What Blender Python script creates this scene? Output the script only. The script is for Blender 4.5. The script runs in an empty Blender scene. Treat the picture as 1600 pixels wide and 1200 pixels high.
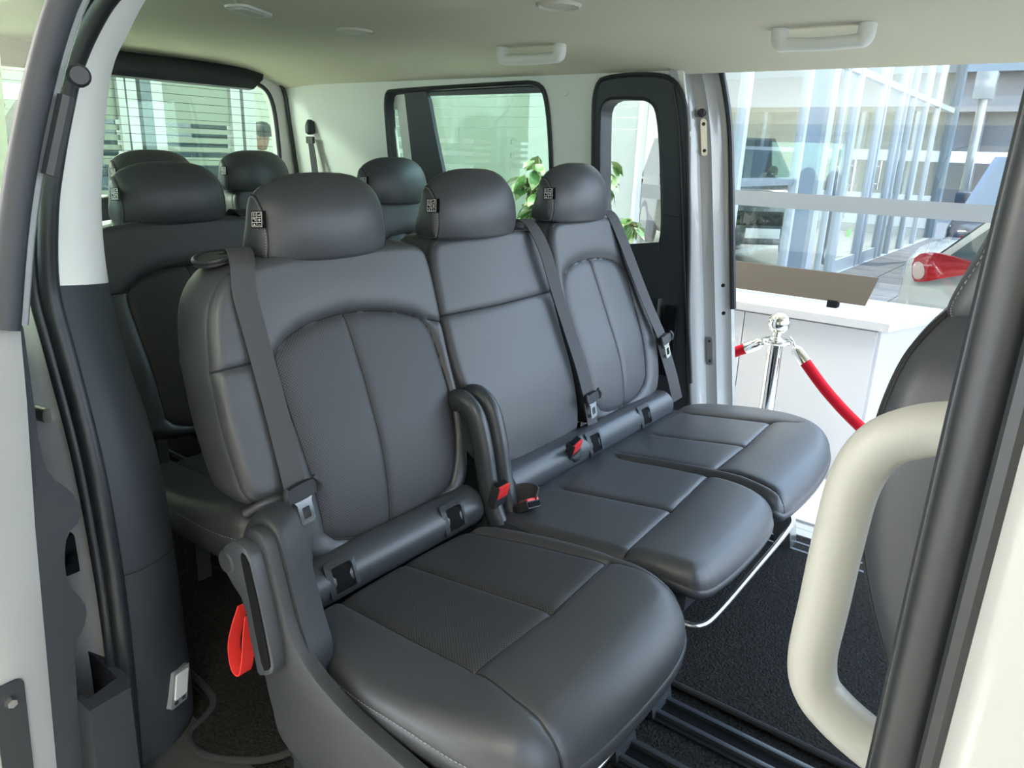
import bpy, bmesh, math, random
import numpy as np
from mathutils import Vector, Matrix
from mathutils.geometry import tessellate_polygon, delaunay_2d_cdt

random.seed(7)
S = bpy.context.scene
COL = S.collection

# ------------------------------------------------------------------ camera
CAM_POS = Vector((0.0, 0.0, 1.12))
FPX, NAD, VX = 1150.0, (666.0, 4260.0), 1718.0
d = Vector((NAD[0]-800, NAD[1]-600, FPX)).normalized()
b = -(d.x*(VX-800) + d.z*FPX)/d.y
yv = Vector((VX-800, b, FPX)).normalized()
zv = -d
xv = yv.cross(zv)
# rows: world axes in camera image axes (x right, y down, z forward)
right = Vector((xv.x, yv.x, zv.x)); up = -Vector((xv.y, yv.y, zv.y)); fwd = Vector((xv.z, yv.z, zv.z))
cd = bpy.data.cameras.new('camera'); cam = bpy.data.objects.new('camera', cd); COL.objects.link(cam)
cd.sensor_width = 36.0; cd.lens = FPX/1600*36.0; cd.clip_start = 0.02; cd.clip_end = 300
cam.matrix_world = Matrix(((right.x, up.x, -fwd.x, CAM_POS.x), (right.y, up.y, -fwd.y, CAM_POS.y),
                           (right.z, up.z, -fwd.z, CAM_POS.z), (0, 0, 0, 1)))
S.camera = cam
# ------------------------------------------------------------------ light
W = bpy.data.worlds.new('world'); S.world = W; W.use_nodes = True
nt = W.node_tree; nt.nodes.clear()
wo = nt.nodes.new('ShaderNodeOutputWorld'); wb = nt.nodes.new('ShaderNodeBackground')
tc = nt.nodes.new('ShaderNodeTexCoord'); sp = nt.nodes.new('ShaderNodeSeparateXYZ'); cr = nt.nodes.new('ShaderNodeValToRGB')
nt.links.new(tc.outputs['Generated'], sp.inputs[0]); nt.links.new(sp.outputs['Z'], cr.inputs[0])
cr.color_ramp.elements[0].position = 0.0; cr.color_ramp.elements[0].color = (0.86, 0.93, 1.0, 1)
cr.color_ramp.elements[1].position = 0.6; cr.color_ramp.elements[1].color = (0.48, 0.68, 1.0, 1)
nt.links.new(cr.outputs[0], wb.inputs[0]); wb.inputs[1].default_value = 2.6
nt.links.new(wb.outputs[0], wo.inputs[0])
sd = bpy.data.lights.new('sun', 'SUN'); sd.energy = 2.0; sd.angle = math.radians(0.6); sd.color = (1.0, 0.96, 0.88)
sun = bpy.data.objects.new('sun', sd); COL.objects.link(sun); sun.location = (6, 12, 12)
sun.rotation_euler = Vector((-0.30, -0.66, -1.0)).to_track_quat('-Z', 'Y').to_euler()
# unseen area lamps, added to brighten the van, showroom and facade wing
for x, y, en in ((-1.4, -3.0, 22), (1.0, -1.4, 26), (-6.2, -2.0, 260), (-3.2, 3.3, 60), (-0.8, 3.1, 35), (-7.5, 3.0, 150), (-15.0, 5.0, 900), (-21.0, 8.0, 1100), (-4.6, 11.5, 55), (-4.6, 17.0, 110)):
    ld = bpy.data.lights.new('fill_lamp', 'AREA'); ld.shape = 'RECTANGLE'; ld.size = 1.2; ld.size_y = 0.6; ld.energy = en; ld.color = (1.0, 0.96, 0.88)
    lo_ = bpy.data.objects.new('fill_lamp', ld); COL.objects.link(lo_); lo_.location = (x, y, 3.05 if y < 11 else 4.1)
S.view_settings.view_transform = 'Standard'; S.view_settings.look = 'None'
S.view_settings.gamma = 1.0; S.view_settings.use_curve_mapping = False
S.view_settings.exposure = 1.5

# ------------------------------------------------------------------ materials
def mat(name, col, rough=0.5, metal=0.0, spec=0.5, bump=None, var=None, coat=0.0, emit=None, sheen=0.0):
    m = bpy.data.materials.new(name); m.use_nodes = True
    n = m.node_tree; p = n.nodes['Principled BSDF']
    p.inputs['Base Color'].default_value = (*col, 1); p.inputs['Roughness'].default_value = rough
    p.inputs['Metallic'].default_value = metal; p.inputs['Specular IOR Level'].default_value = spec
    p.inputs['Coat Weight'].default_value = coat; p.inputs['Sheen Weight'].default_value = sheen
    if emit:
        p.inputs['Emission Color'].default_value = (*emit[0], 1); p.inputs['Emission Strength'].default_value = emit[1]
    if bump or var:
        t = n.nodes.new('ShaderNodeTexCoord')
    if bump:
        nz = n.nodes.new('ShaderNodeTexNoise'); nz.inputs['Scale'].default_value = bump[0]; nz.inputs['Detail'].default_value = 3
        bp = n.nodes.new('ShaderNodeBump'); bp.inputs['Strength'].default_value = bump[1]; bp.inputs['Distance'].default_value = bump[2]
        n.links.new(t.outputs['Object'], nz.inputs['Vector']); n.links.new(nz.outputs['Fac'], bp.inputs['Height'])
        n.links.new(bp.outputs[0], p.inputs['Normal'])
    if var:
        nz = n.nodes.new('ShaderNodeTexNoise'); nz.inputs['Scale'].default_value = var[0]; nz.inputs['Detail'].default_value = 4
        mx = n.nodes.new('ShaderNodeMix'); mx.data_type = 'RGBA'
        n.links.new(t.outputs['Object'], nz.inputs['Vector']); n.links.new(nz.outputs['Fac'], mx.inputs[0])
        k = var[1]
        mx.inputs[6].default_value = (*[c*(1-k) for c in col], 1); mx.inputs[7].default_value = (*[min(1, c*(1+k)) for c in col], 1)
        n.links.new(mx.outputs[2], p.inputs['Base Color'])
    return m

def perforated(name, col, rough):
    m = mat(name, col, rough, spec=0.45)
    n = m.node_tree; p = n.nodes['Principled BSDF']
    uv = n.nodes.new('ShaderNodeUVMap'); mp = n.nodes.new('ShaderNodeMapping')
    mp.inputs['Rotation'].default_value = (0, 0, math.radians(45)); mp.inputs['Scale'].default_value = (235, 235, 235)
    v = n.nodes.new('ShaderNodeTexVoronoi'); v.inputs['Randomness'].default_value = 0.0; v.inputs['Scale'].default_value = 1.0
    v.voronoi_dimensions = '2D'
    r = n.nodes.new('ShaderNodeValToRGB'); r.color_ramp.elements[0].position = 0.22; r.color_ramp.elements[1].position = 0.36
    r.color_ramp.elements[0].color = (0.006, 0.006, 0.007, 1); r.color_ramp.elements[1].color = (*col, 1)
    bp = n.nodes.new('ShaderNodeBump'); bp.inputs['Strength'].default_value = 0.5; bp.inputs['Distance'].default_value = 0.001
    n.links.new(uv.outputs[0], mp.inputs[0]); n.links.new(mp.outputs[0], v.inputs['Vector'])
    n.links.new(v.outputs['Distance'], r.inputs[0]); n.links.new(r.outputs[0], p.inputs['Base Color'])
    n.links.new(r.outputs[0], bp.inputs['Height']); n.links.new(bp.outputs[0], p.inputs['Normal'])
    return m

def glass(name, tint, refl=0.9, f0=0.04):
    """thin window glass: clear transmission with a mirror coat that follows Schlick's law on both faces"""
    m = bpy.data.materials.new(name); m.use_nodes = True; n = m.node_tree; n.nodes.clear()
    o = n.nodes.new('ShaderNodeOutputMaterial'); t = n.nodes.new('ShaderNodeBsdfTransparent'); g = n.nodes.new('ShaderNodeBsdfGlossy')
    mx = n.nodes.new('ShaderNodeMixShader'); ge = n.nodes.new('ShaderNodeNewGeometry'); dt = n.nodes.new('ShaderNodeVectorMath'); dt.operation = 'DOT_PRODUCT'
    n.links.new(ge.outputs['Incoming'], dt.inputs[0]); n.links.new(ge.outputs['Normal'], dt.inputs[1])
    def mth(op, a, b_=None):
        q = n.nodes.new('ShaderNodeMath'); q.operation = op
        for k, v in ((0, a), (1, b_)):
            if v is None: continue
            if isinstance(v, (int, float)): q.inputs[k].default_value = v
            else: n.links.new(v, q.inputs[k])
        return q.outputs[0]
    c = mth('ABSOLUTE', dt.outputs['Value']); p5 = mth('POWER', mth('SUBTRACT', 1.0, c), 5.0); fac = mth('ADD', mth('MULTIPLY', p5, 1-f0), f0)
    t.inputs[0].default_value = (*tint, 1); g.inputs['Roughness'].default_value = 0.0; g.inputs[0].default_value = (refl, refl, refl, 1)
    n.links.new(fac, mx.inputs[0]); n.links.new(t.outputs[0], mx.inputs[1]); n.links.new(g.outputs[0], mx.inputs[2])
    n.links.new(mx.outputs[0], o.inputs[0]); return m

def frosted(name, col, clear):
    m = bpy.data.materials.new(name); m.use_nodes = True; n = m.node_tree; n.nodes.clear()
    o = n.nodes.new('ShaderNodeOutputMaterial'); t = n.nodes.new('ShaderNodeBsdfTransparent')
    df = n.nodes.new('ShaderNodeBsdfDiffuse'); tl = n.nodes.new('ShaderNodeBsdfTranslucent')
    df.inputs[0].default_value = (*col, 1); tl.inputs[0].default_value = (*col, 1)
    a = n.nodes.new('ShaderNodeMixShader'); a.inputs[0].default_value = 0.3; c = n.nodes.new('ShaderNodeMixShader'); c.inputs[0].default_value = clear
    n.links.new(df.outputs[0], a.inputs[1]); n.links.new(tl.outputs[0], a.inputs[2])
    n.links.new(a.outputs[0], c.inputs[1]); n.links.new(t.outputs[0], c.inputs[2]); n.links.new(c.outputs[0], o.inputs[0]); return m

M = {}
M['leather'] = mat('leather', (0.044, 0.047, 0.053), 0.44, spec=0.58, bump=(900, 0.25, 0.0006))
M['perf'] = perforated('perforated_leather', (0.042, 0.044, 0.049), 0.52)
M['seam'] = mat('seam', (0.012, 0.012, 0.014), 0.7)
M['thread'] = mat('thread', (0.22, 0.22, 0.23), 0.7)
M['plastic'] = mat('dark_plastic', (0.022, 0.025, 0.029), 0.5, bump=(1200, 0.3, 0.0005))
M['tubeplastic'] = mat('hinge_plastic', (0.036, 0.041, 0.048), 0.36, bump=(1200, 0.15, 0.0004))
M['trimdark'] = mat('pillar_trim', (0.026, 0.030, 0.037), 0.55, bump=(1000, 0.3, 0.0005))
M['rubber'] = mat('rubber', (0.014, 0.016, 0.019), 0.42)
M['black'] = mat('black', (0.006, 0.006, 0.007), 0.8, spec=0.1)
M['web'] = mat('webbing', (0.048, 0.048, 0.052), 0.7, bump=(600, 0.4, 0.0006))
M['brown_web'] = mat('webbing_brownish', (0.048, 0.048, 0.052), 0.7, bump=(600, 0.4, 0.0006))
M['red'] = mat('buckle_red', (0.62, 0.03, 0.03), 0.35)
M['redstrap'] = mat('strap_red', (0.62, 0.025, 0.02), 0.6)
M['chrome'] = mat('chrome', (0.80, 0.79, 0.76), 0.12, metal=1.0)
M['steel'] = mat('steel', (0.55, 0.55, 0.54), 0.3, metal=1.0)
M['headliner'] = mat('headliner', (0.60, 0.582, 0.455), 0.95, spec=0.1, bump=(500, 0.4, 0.0008))
M['trimlight'] = mat('trim_light', (0.74, 0.745, 0.70), 0.6, spec=0.3, bump=(900, 0.15, 0.0004))
M['handle'] = mat('handle_cream', (0.31, 0.312, 0.285), 0.45, spec=0.4)
M['bodywhite'] = mat('body_white', (0.31, 0.318, 0.31), 0.22, coat=0.6)
M['carpet'] = mat('carpet', (0.024, 0.023, 0.021), 1.0, spec=0.1, bump=(170, 1.0, 0.010), var=(140, 0.95))
M['serge'] = mat('serge', (0.030, 0.030, 0.031), 1.0, bump=(500, 0.8, 0.002))
M['sill'] = mat('sill_plastic', (0.055, 0.058, 0.055), 0.45, bump=(800, 0.2, 0.0005))
M['silllight'] = mat('sill_grey', (0.36, 0.37, 0.37), 0.5)
M['glass_green'] = glass('glass_green', (0.86, 0.98, 0.91), 0.6)
M['glass_clear'] = glass('glass_clear', (0.96, 0.985, 0.98), 0.9)
M['glass_facade'] = glass('glass_facade', (0.95, 0.97, 0.96), 0.8, 0.02)
M['white'] = mat('white', (0.62, 0.62, 0.62), 0.45)
M['counter'] = mat('counter_white', (0.40, 0.40, 0.41), 0.5)
M['alu'] = mat('aluminium_white', (0.32, 0.345, 0.36), 0.35)
M['alugrey'] = mat('aluminium_grey', (0.10, 0.13, 0.15), 0.4)
M['frost'] = frosted('frosted_film', (0.25, 0.29, 0.26), 0.10)
M['frost2'] = frosted('frosted_band_film', (0.22, 0.245, 0.26), 0.12)
M['brown'] = mat('board_brown', (0.030, 0.024, 0.016), 0.5)
M['rope'] = mat('rope_red', (0.32, 0.003, 0.012), 0.8, spec=0.15)
M['lampgrey'] = mat('lamp_grey', (0.22, 0.24, 0.25), 0.2)
M['vent'] = mat('vent_plastic', (0.56, 0.55, 0.47), 0.7)
M['lens'] = mat('lens', (0.75, 0.78, 0.78), 0.12, spec=0.8)

# ------------------------------------------------------------------ mesh helpers
WLOC = {}
def link(name, verts, faces, m, parent=None, smooth=40, kind=None, uv=None, origin=None, mats=None, fm=None):
    V = [Vector(v) for v in verts]
    if parent is not None and origin is None:
        o0 = WLOC[parent.name]
    elif origin is not None:
        o0 = Vector(origin)
    else:
        xs = [v.x for v in V]; ys = [v.y for v in V]; zs = [v.z for v in V]
        o0 = Vector(((min(xs)+max(xs))/2, (min(ys)+max(ys))/2, min(zs)))
    me = bpy.data.meshes.new(name)
    me.from_pydata([tuple(v-o0) for v in V], [], faces); me.update()
    bm = bmesh.new(); bm.from_mesh(me); bmesh.ops.recalc_face_normals(bm, faces=bm.faces); bm.to_mesh(me); bm.free()
    if uv is not None:
        ul = me.uv_layers.new(name='UVMap')
        for l in me.loops: ul.data[l.index].uv = uv[l.vertex_index]
    if mats:
        for mm in mats: me.materials.append(mm)
        for i, p in enumerate(me.polygons): p.material_index = fm[i]
    else:
        me.materials.append(M[m] if isinstance(m, str) else m)
    if smooth:
        me.polygons.foreach_set('use_smooth', [True]*len(me.polygons)); me.set_sharp_from_angle(angle=math.radians(smooth))
    o = bpy.data.objects.new(name, me); COL.objects.link(o); WLOC[o.name] = o0
    if parent is not None:
        o.parent = parent; o.location = o0 - WLOC[parent.name]
    else:
        o.location = o0
    if kind: o['kind'] = kind
    return o
def empty(name, loc, label, cat, group=None):
    o = bpy.data.objects.new(name, None); COL.objects.link(o); o.location = loc; o.empty_display_size = 0.05
    WLOC[o.name] = Vector(loc); tag(o, label, cat, group); return o
def tag(o, label=None, cat=None, group=None, kind=None):
    if label: o['label'] = label
    if cat: o['category'] = cat
    if group: o['group'] = group
    if kind: o['kind'] = kind
    return o
def copy_tree(o, parent=None):
    c = o.copy(); COL.objects.link(c); c.parent = parent
    WLOC[c.name] = Vector(WLOC[o.name])
    for ch in list(o.children): copy_tree(ch, c)
    return c

class MB:
    def __init__(s): s.v = []; s.f = []
    def add(s, v, f):
        k = len(s.v); s.v += [tuple(x) for x in v]; s.f += [tuple(i+k for i in q) for q in f]; return s
    def box(s, x0, x1, y0, y1, z0, z1, bev=0.0, M4=None):
        bm = bmesh.new(); bmesh.ops.create_cube(bm, size=1.0)
        for v in bm.verts: v.co = Vector(((x0+x1)/2+v.co.x*(x1-x0), (y0+y1)/2+v.co.y*(y1-y0), (z0+z1)/2+v.co.z*(z1-z0)))
        if bev: bmesh.ops.bevel(bm, geom=bm.edges[:], offset=bev, segments=2, profile=0.7, affect='EDGES')
        if M4 is not None: bmesh.ops.transform(bm, matrix=M4, verts=bm.verts)
        bm.verts.index_update()
        s.add([v.co.copy() for v in bm.verts], [[v.index for v in f.verts] for f in bm.faces]); bm.free(); return s
    def tube(s, path, r, n=10, closed=False, sx=1.0, upv=None):
        P = [Vector(p) for p in path]; N = len(P); rs = r if isinstance(r, (list, tuple)) else [r]*N
        T = []
        for i in range(N):
            if closed: t = P[(i+1) % N]-P[i-1]
            else: t = P[min(i+1, N-1)]-P[max(i-1, 0)]
            T.append(t.normalized())
        u = Vector(upv) if upv else (Vector((0, 0, 1)) if abs(T[0].z) < 0.9 else Vector((1, 0, 0)))
        u = (u - T[0]*u.dot(T[0])).normalized(); vs = []
        for i in range(N):
            u = (u - T[i]*u.dot(T[i])).normalized(); w = T[i].cross(u)
            for k in range(n):
                a = 2*math.pi*k/n; vs.append(P[i] + u*(math.cos(a)*rs[i]) + w*(math.sin(a)*rs[i]*sx))
        fs = []
        for i in range(N if closed else N-1):
            j = (i+1) % N
            for k in range(n):
                fs.append((i*n+k, i*n+(k+1) % n, j*n+(k+1) % n, j*n+k))
        if not closed:
            fs.append(tuple(range(n-1, -1, -1))); fs.append(tuple((N-1)*n+k for k in range(n)))
        return s.add(vs, fs)
    def ribbon(s, path, wdir, width, th):
        P = [Vector(p) for p in path]; N = len(P); vs = []; fs = []
        wd = wdir if isinstance(wdir, list) else [wdir]*N
        for i in range(N):
            t = (P[min(i+1, N-1)]-P[max(i-1, 0)]).normalized(); w = Vector(wd[i]); w = (w-t*w.dot(t)).normalized(); n = t.cross(w)
            for a, c in ((-1, -1), (1, -1), (1, 1), (-1, 1)): vs.append(P[i]+w*(a*width/2)+n*(c*th/2))
        for i in range(N-1):
            for k in range(4): fs.append((4*i+k, 4*i+(k+1) % 4, 4*i+4+(k+1) % 4, 4*i+4+k))
        fs += [(0, 1, 2, 3), (4*N-1, 4*N-2, 4*N-3, 4*N-4)]
        return s.add(vs, fs)
    def lathe(s, prof, c, axis=(0, 0, 1), n=24):
        q = Vector((0, 0, 1)).rotation_difference(Vector(axis)); c = Vector(c); vs = []; fs = []
        for r, z in prof:
            for k in range(n):
                a = 2*math.pi*k/n; vs.append(c + q @ Vector((r*math.cos(a), r*math.sin(a), z)))
        for i in range(len(prof)-1):
            for k in range(n): fs.append((i*n+k, i*n+(k+1) % n, (i+1)*n+(k+1) % n, (i+1)*n+k))
        fs.append(tuple(range(n-1, -1, -1))); fs.append(tuple((len(prof)-1)*n+k for k in range(n)))
        return s.add(vs, fs)
    def panel(s, outer, holes, th, mp):
        """flat plate with holes; outer / holes are 2-D loops; mp(u,v,w)->3-D, w = depth"""
        loops = [outer]+list(holes); flat = [p for l in loops for p in l]
        tr = tessellate_polygon([[Vector((p[0], p[1], 0)) for p in l] for l in loops]); k = len(flat)
        vs = [mp(p[0], p[1], 0) for p in flat]+[mp(p[0], p[1], th) for p in flat]
        fs = [tuple(t) for t in tr]+[(t[2]+k, t[1]+k, t[0]+k) for t in tr]
        o = 0
        for l in loops:
            n = len(l)
            for i in range(n): fs.append((o+i, o+(i+1) % n, o+(i+1) % n+k, o+i+k))
            o += n
        return s.add(vs, fs)
    def loft(s, rings, closed=True, caps=True):
        n = len(rings[0]); vs = [p for r in rings for p in r]; fs = []
        for i in range(len(rings)-1):
            for k in range(n if closed else n-1): fs.append((i*n+k, i*n+(k+1) % n, (i+1)*n+(k+1) % n, (i+1)*n+k))
        if caps and closed:
            fs.append(tuple(range(n-1, -1, -1))); fs.append(tuple((len(rings)-1)*n+k for k in range(n)))
        return s.add(vs, fs)
    def go(s, name, m, parent=None, **kw): return link(name, s.v, s.f, m, parent, **kw)

def spline(pts, n=8, closed=False):
    P = [np.array(p, float) for p in pts]; N = len(P); out = []
    for i in range(N if closed else N-1):
        if closed: p0, p1, p2, p3 = P[i-1], P[i], P[(i+1) % N], P[(i+2) % N]
        else: p0, p1, p2, p3 = P[max(i-1, 0)], P[i], P[i+1], P[min(i+2, N-1)]
        for k in range(n):
            t = k/n; out.append(tuple(0.5*((2*p1)+(-p0+p2)*t+(2*p0-5*p1+4*p2-p3)*t*t+(-p0+3*p1-3*p2+p3)*t**3)))
    if not closed: out.append(tuple(P[-1]))
    return out
def chaikin(pts, it=2):
    P = [np.array(p, float) for p in pts]
    for _ in range(it):
        Q = []
        for i in range(len(P)):
            a, c = P[i], P[(i+1) % len(P)]; Q += [a*0.75+c*0.25, a*0.25+c*0.75]
        P = Q
    return [tuple(p) for p in P]
def rrect(x0, x1, y0, y1, r, n=6):
    out = []
    for cx, cy, a0 in ((x1-r, y1-r, 0), (x0+r, y1-r, 90), (x0+r, y0+r, 180), (x1-r, y0+r, 270)):
        for k in range(n+1):
            a = math.radians(a0+90*k/n); out.append((cx+r*math.cos(a), cy+r*math.sin(a)))
    return out
def dense(pts, step, closed=False):
    P = [np.array(p, float) for p in pts]
    if closed: P = P+[P[0]]
    out = []
    for i in range(len(P)-1):
        n = max(1, int(np.linalg.norm(P[i+1]-P[i])/step))
        for k in range(n): out.append(P[i]+(P[i+1]-P[i])*k/n)
    if not closed: out.append(P[-1])
    return np.array(out)

# ------------------------------------------------------------------ upholstered pad
def seg_dist(P, A, B):
    AB = B-A; L2 = (AB**2).sum(1)+1e-12
    t = np.clip(((P[:, None, :]-A[None])*AB[None]).sum(2)/L2[None], 0, 1)
    Q = A[None]+t[..., None]*AB[None]; D = np.sqrt(((P[:, None, :]-Q)**2).sum(2)); i = D.argmin(1)
    return D[np.arange(len(P)), i], i
def in_poly(P, poly):
    x, y = P[:, 0], P[:, 1]; c = np.zeros(len(P), bool); n = len(poly); q = np.array(poly)
    for i in range(n):
        a, bb = q[i], q[i-1]
        cond = ((a[1] > y) != (bb[1] > y)) & (x < (bb[0]-a[0])*(y-a[1])/(bb[1]-a[1]+1e-12)+a[0]); c ^= cond
    return c
class Pad:
    def __init__(s, outline, center, half, R, mp, add=None, seams=(), g=0.006, lam=0.007, step=0.009):
        s.o = np.array(outline); s.c = np.array(center); s.h = half; s.mp = mp; s.addf = add; s.g = g; s.lam = lam
        s.R = np.array([R(p) for p in s.o]) if callable(R) else np.full(len(s.o), R)
        s.A = s.o; s.B = np.roll(s.o, -1, 0); s.seams = [dense(q, 0.01) for q in seams]
        s.step = step
    def Rat(s, P, i):
        A, B = s.A[i], s.B[i]; AB = B-A; t = np.clip(((P-A)*AB).sum(1)/((AB**2).sum(1)+1e-12), 0, 1)
        return s.R[i]*(1-t)+np.roll(s.R, -1)[i]*t
    def height(s, P, edge=False):
        P = np.array(P, float).reshape(-1, 2)
        D, i = seg_dist(P, s.A, s.B); R = s.Rat(P, i); e = np.clip(R-D, 0, None); e = np.minimum(e, R)
        if edge: e = R
        h = -(R-np.sqrt(np.maximum(R*R-e*e, 0)))
        if s.addf is not None: h = h+s.addf(P[:, 0], P[:, 1])
        for q in s.seams:
            D, _ = seg_dist(P, q[:-1], q[1:]); h = h-s.g*np.exp(-(D/s.lam))
        return h
    def pts(s, P, off=0.0, edge=False):
        P = np.array(P, float).reshape(-1, 2); return s.mp(P[:, 0], P[:, 1], s.height(P, edge)+off)
    def build(s, parent, names, mats, region=None, side=None, side_name='side_panel', side_mat='leather', cap=True, extra=()):
        step = s.step; ring0 = dense(s.o, 0.006, True); T = np.roll(ring0, -1, 0)-np.roll(ring0, 1, 0); T /= np.linalg.norm(T, axis=1)[:, None]+1e-12
        N = np.stack([T[:, 1], -T[:, 0]], 1); N *= np.sign(((ring0-s.c)*N).sum(1).mean())
        Rm = s.Rat(ring0, seg_dist(ring0, s.A, s.B)[1])
        lines = list(s.seams)+[dense(q, 0.006) for q in extra]
        pts = [ring0]; edges = [(k, (k+1) % len(ring0)) for k in range(len(ring0))]; n0 = len(ring0)
        for q in lines:
            q = q[in_poly(q, s.o)] if len(q) else q
            if len(q) < 2: continue
            q = q[seg_dist(q, s.A, s.B)[0] > 0.0015]
            k = sum(len(p) for p in pts); pts.append(q)
            edges += [(k+i, k+i+1) for i in range(len(q)-1) if np.linalg.norm(q[i+1]-q[i]) < 0.02]
        fill = []
        for fr in (0.05, 0.15, 0.32, 0.55, 0.80, 1.0):
            q = ring0-N*(Rm*fr)[:, None]; dd = seg_dist(q, s.A, s.B)[0]; fill.append(q[(dd > Rm*fr*0.9) & in_poly(q, s.o)])
        for q in lines:
            if len(q) < 3: continue
            t = np.gradient(q, axis=0); t /= np.linalg.norm(t, axis=1)[:, None]+1e-12; nn = np.stack([t[:, 1], -t[:, 0]], 1)
            for dd in (0.0025, 0.006, 0.011):
                for sg in (-1, 1): fill.append(q+nn*dd*sg)
        lo, hi = s.o.min(0), s.o.max(0); gx = np.arange(lo[0], hi[0], step); gy = np.arange(lo[1], hi[1], step)
        G = np.array([(x+(step/2 if j % 2 else 0), y) for j, y in enumerate(gy) for x in gx])
        dd, ii = seg_dist(G, s.A, s.B); G = G[in_poly(G, s.o) & (dd > s.R[ii]*1.1)]
        ok = np.ones(len(G), bool)
        for q in lines:
            if len(q) > 1: ok &= seg_dist(G, q[:-1], q[1:])[0] > 0.013
        fill.append(G[ok]); fl = np.concatenate(fill)
        fl = fl[in_poly(fl, s.o) & (seg_dist(fl, s.A, s.B)[0] > 0.0006)]
        ok = np.ones(len(fl), bool)
        for q in lines:
            if len(q) > 1: ok &= seg_dist(fl, q[:-1], q[1:])[0] > 0.0018
        fl = fl[ok]
        key = np.unique((fl/0.0022).round().astype(int), axis=0, return_index=True)[1]; fl = fl[np.sort(key)]
        P = np.concatenate(pts+[fl])
        vo, eo, fo, ov, oe, of = delaunay_2d_cdt([Vector(p) for p in P], edges, [], 0, 1e-5)
        P = np.array([(v.x, v.y) for v in vo]); F = np.array([f for f in fo]); C = P[F].mean(1); keep = in_poly(C, s.o); F = F[keep]; C = C[keep]
        first = {}
        for k, l in enumerate(ov):
            for q in l:
                if q < n0: first[q] = k
        V = s.pts(P)
        reg = region(C) if region else np.zeros(len(F), int); objs = []
        for r in range(len(names)):
            sel = F[reg == r]
            if not len(sel): objs.append(None); continue
            used = np.unique(sel); remap = {k: i for i, k in enumerate(used)}
            objs.append(link(names[r], V[used], [tuple(remap[k] for k in f) for f in sel], mats[r], parent, smooth=60, uv=[tuple(P[k]) for k in used]))
        if side:
            Q = ring0; hb = s.height(Q); rings = [s.mp(Q[:, 0], Q[:, 1], hb)]
            for o, c in side: rings.append(s.mp(Q[:, 0]+N[:, 0]*o, Q[:, 1]+N[:, 1]*o, hb+c))
            mb = MB(); mb.loft([[tuple(p) for p in r] for r in rings], caps=False)
            if cap: mb.f.append(tuple((len(rings)-1)*n0+k for k in range(n0)))
            objs.append(mb.go(side_name, side_mat, parent, smooth=50))
        return objs
    def seam_tube(s, mb, line, r=0.0020, off=0.0006, step=0.005):
        P = dense(line, step); mb.tube([tuple(p) for p in s.pts(P, off)], r, n=5); return mb
    def stitches(s, mb, line, shift=(0, 0), L=0.0042, gap=0.0075, r=0.0007, off=0.0004, edge=False):
        P = dense(line, 0.002)+np.array(shift); V = s.pts(P, off, edge)
        cum = np.concatenate([[0], np.cumsum(np.linalg.norm(np.diff(V, axis=0), axis=1))]); x = 0.0
        while x+L < cum[-1]:
            pa = [np.interp(x, cum, V[:, k]) for k in range(3)]; pb = [np.interp(x+L, cum, V[:, k]) for k in range(3)]
            mb.tube([pa, pb], r, n=4); x += gap
        return mb

# ------------------------------------------------------------------ van shell (the setting)
def st(o, label=None): o['kind'] = 'structure'; return o
def ceil_z(y): return 1.470-0.095*abs((y-1.46)/0.90)**5
xs = [-3.25+3.90*k/40 for k in range(41)]; ys = [0.565+1.78*k/44 for k in range(45)]
prof_c = [(ys[0], ceil_z(ys[0])-0.045)]+[(y, ceil_z(y)) for y in ys]+[(ys[-1]+0.008, ceil_z(ys[-1])-0.003), (ys[-1]+0.014, ceil_z(ys[-1])+0.004), (2.52, 1.42), (2.50, 1.50), (2.2, 1.57), (1.46, 1.60), (0.7, 1.57), (0.42, 1.50), (0.40, 1.40)]
def rear_drop(x): return -0.022*max(0.0, min(1.0, (-2.85-x)/0.4))**2
rings = [[(x, y, z+(rear_drop(x) if z < 1.48 else 0)) for y, z in prof_c] for x in xs]
mb = MB().loft(rings); ceiling = st(mb.go('ceiling', 'headliner', smooth=35))

def TY(z): return 2.43-0.125*(z-0.6)
def wm(off=0.0, sgn=1): return lambda u, v, w: (u, TY(v)+off+w, v)
HOLE1 = chaikin([(-2.50, 0.74), (-2.495, 1.20), (-2.485, 1.345), (-2.43, 1.352), (-1.80, 1.366), (-1.68, 1.366), (-1.645, 1.32), (-1.63, 1.12), (-1.63, 0.74)], 2)
HOLE2 = chaikin([(-1.445, 0.52), (-1.444, 1.20), (-1.438, 1.36), (-1.37, 1.378), (-1.22, 1.380), (-1.135, 1.362), (-1.092, 1.28), (-1.078, 1.10), (-1.066, 0.85), (-1.066, 0.52)], 2)
wl = st(MB().panel([(-3.24, 0.0), (-1.10, 0.0), (-1.085, 0.70), (-1.085, 1.20), (-1.12, 1.40), (-3.24, 1.40)], [HOLE1, HOLE2], 0.012, wm()).go('wall_left', 'trimlight', smooth=30))
def shrink(loop, k, c=None):
    P = np.array(loop); c = P.mean(0) if c is None else np.array(c); return [tuple(c+(p-c)*k) for p in P]
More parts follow.
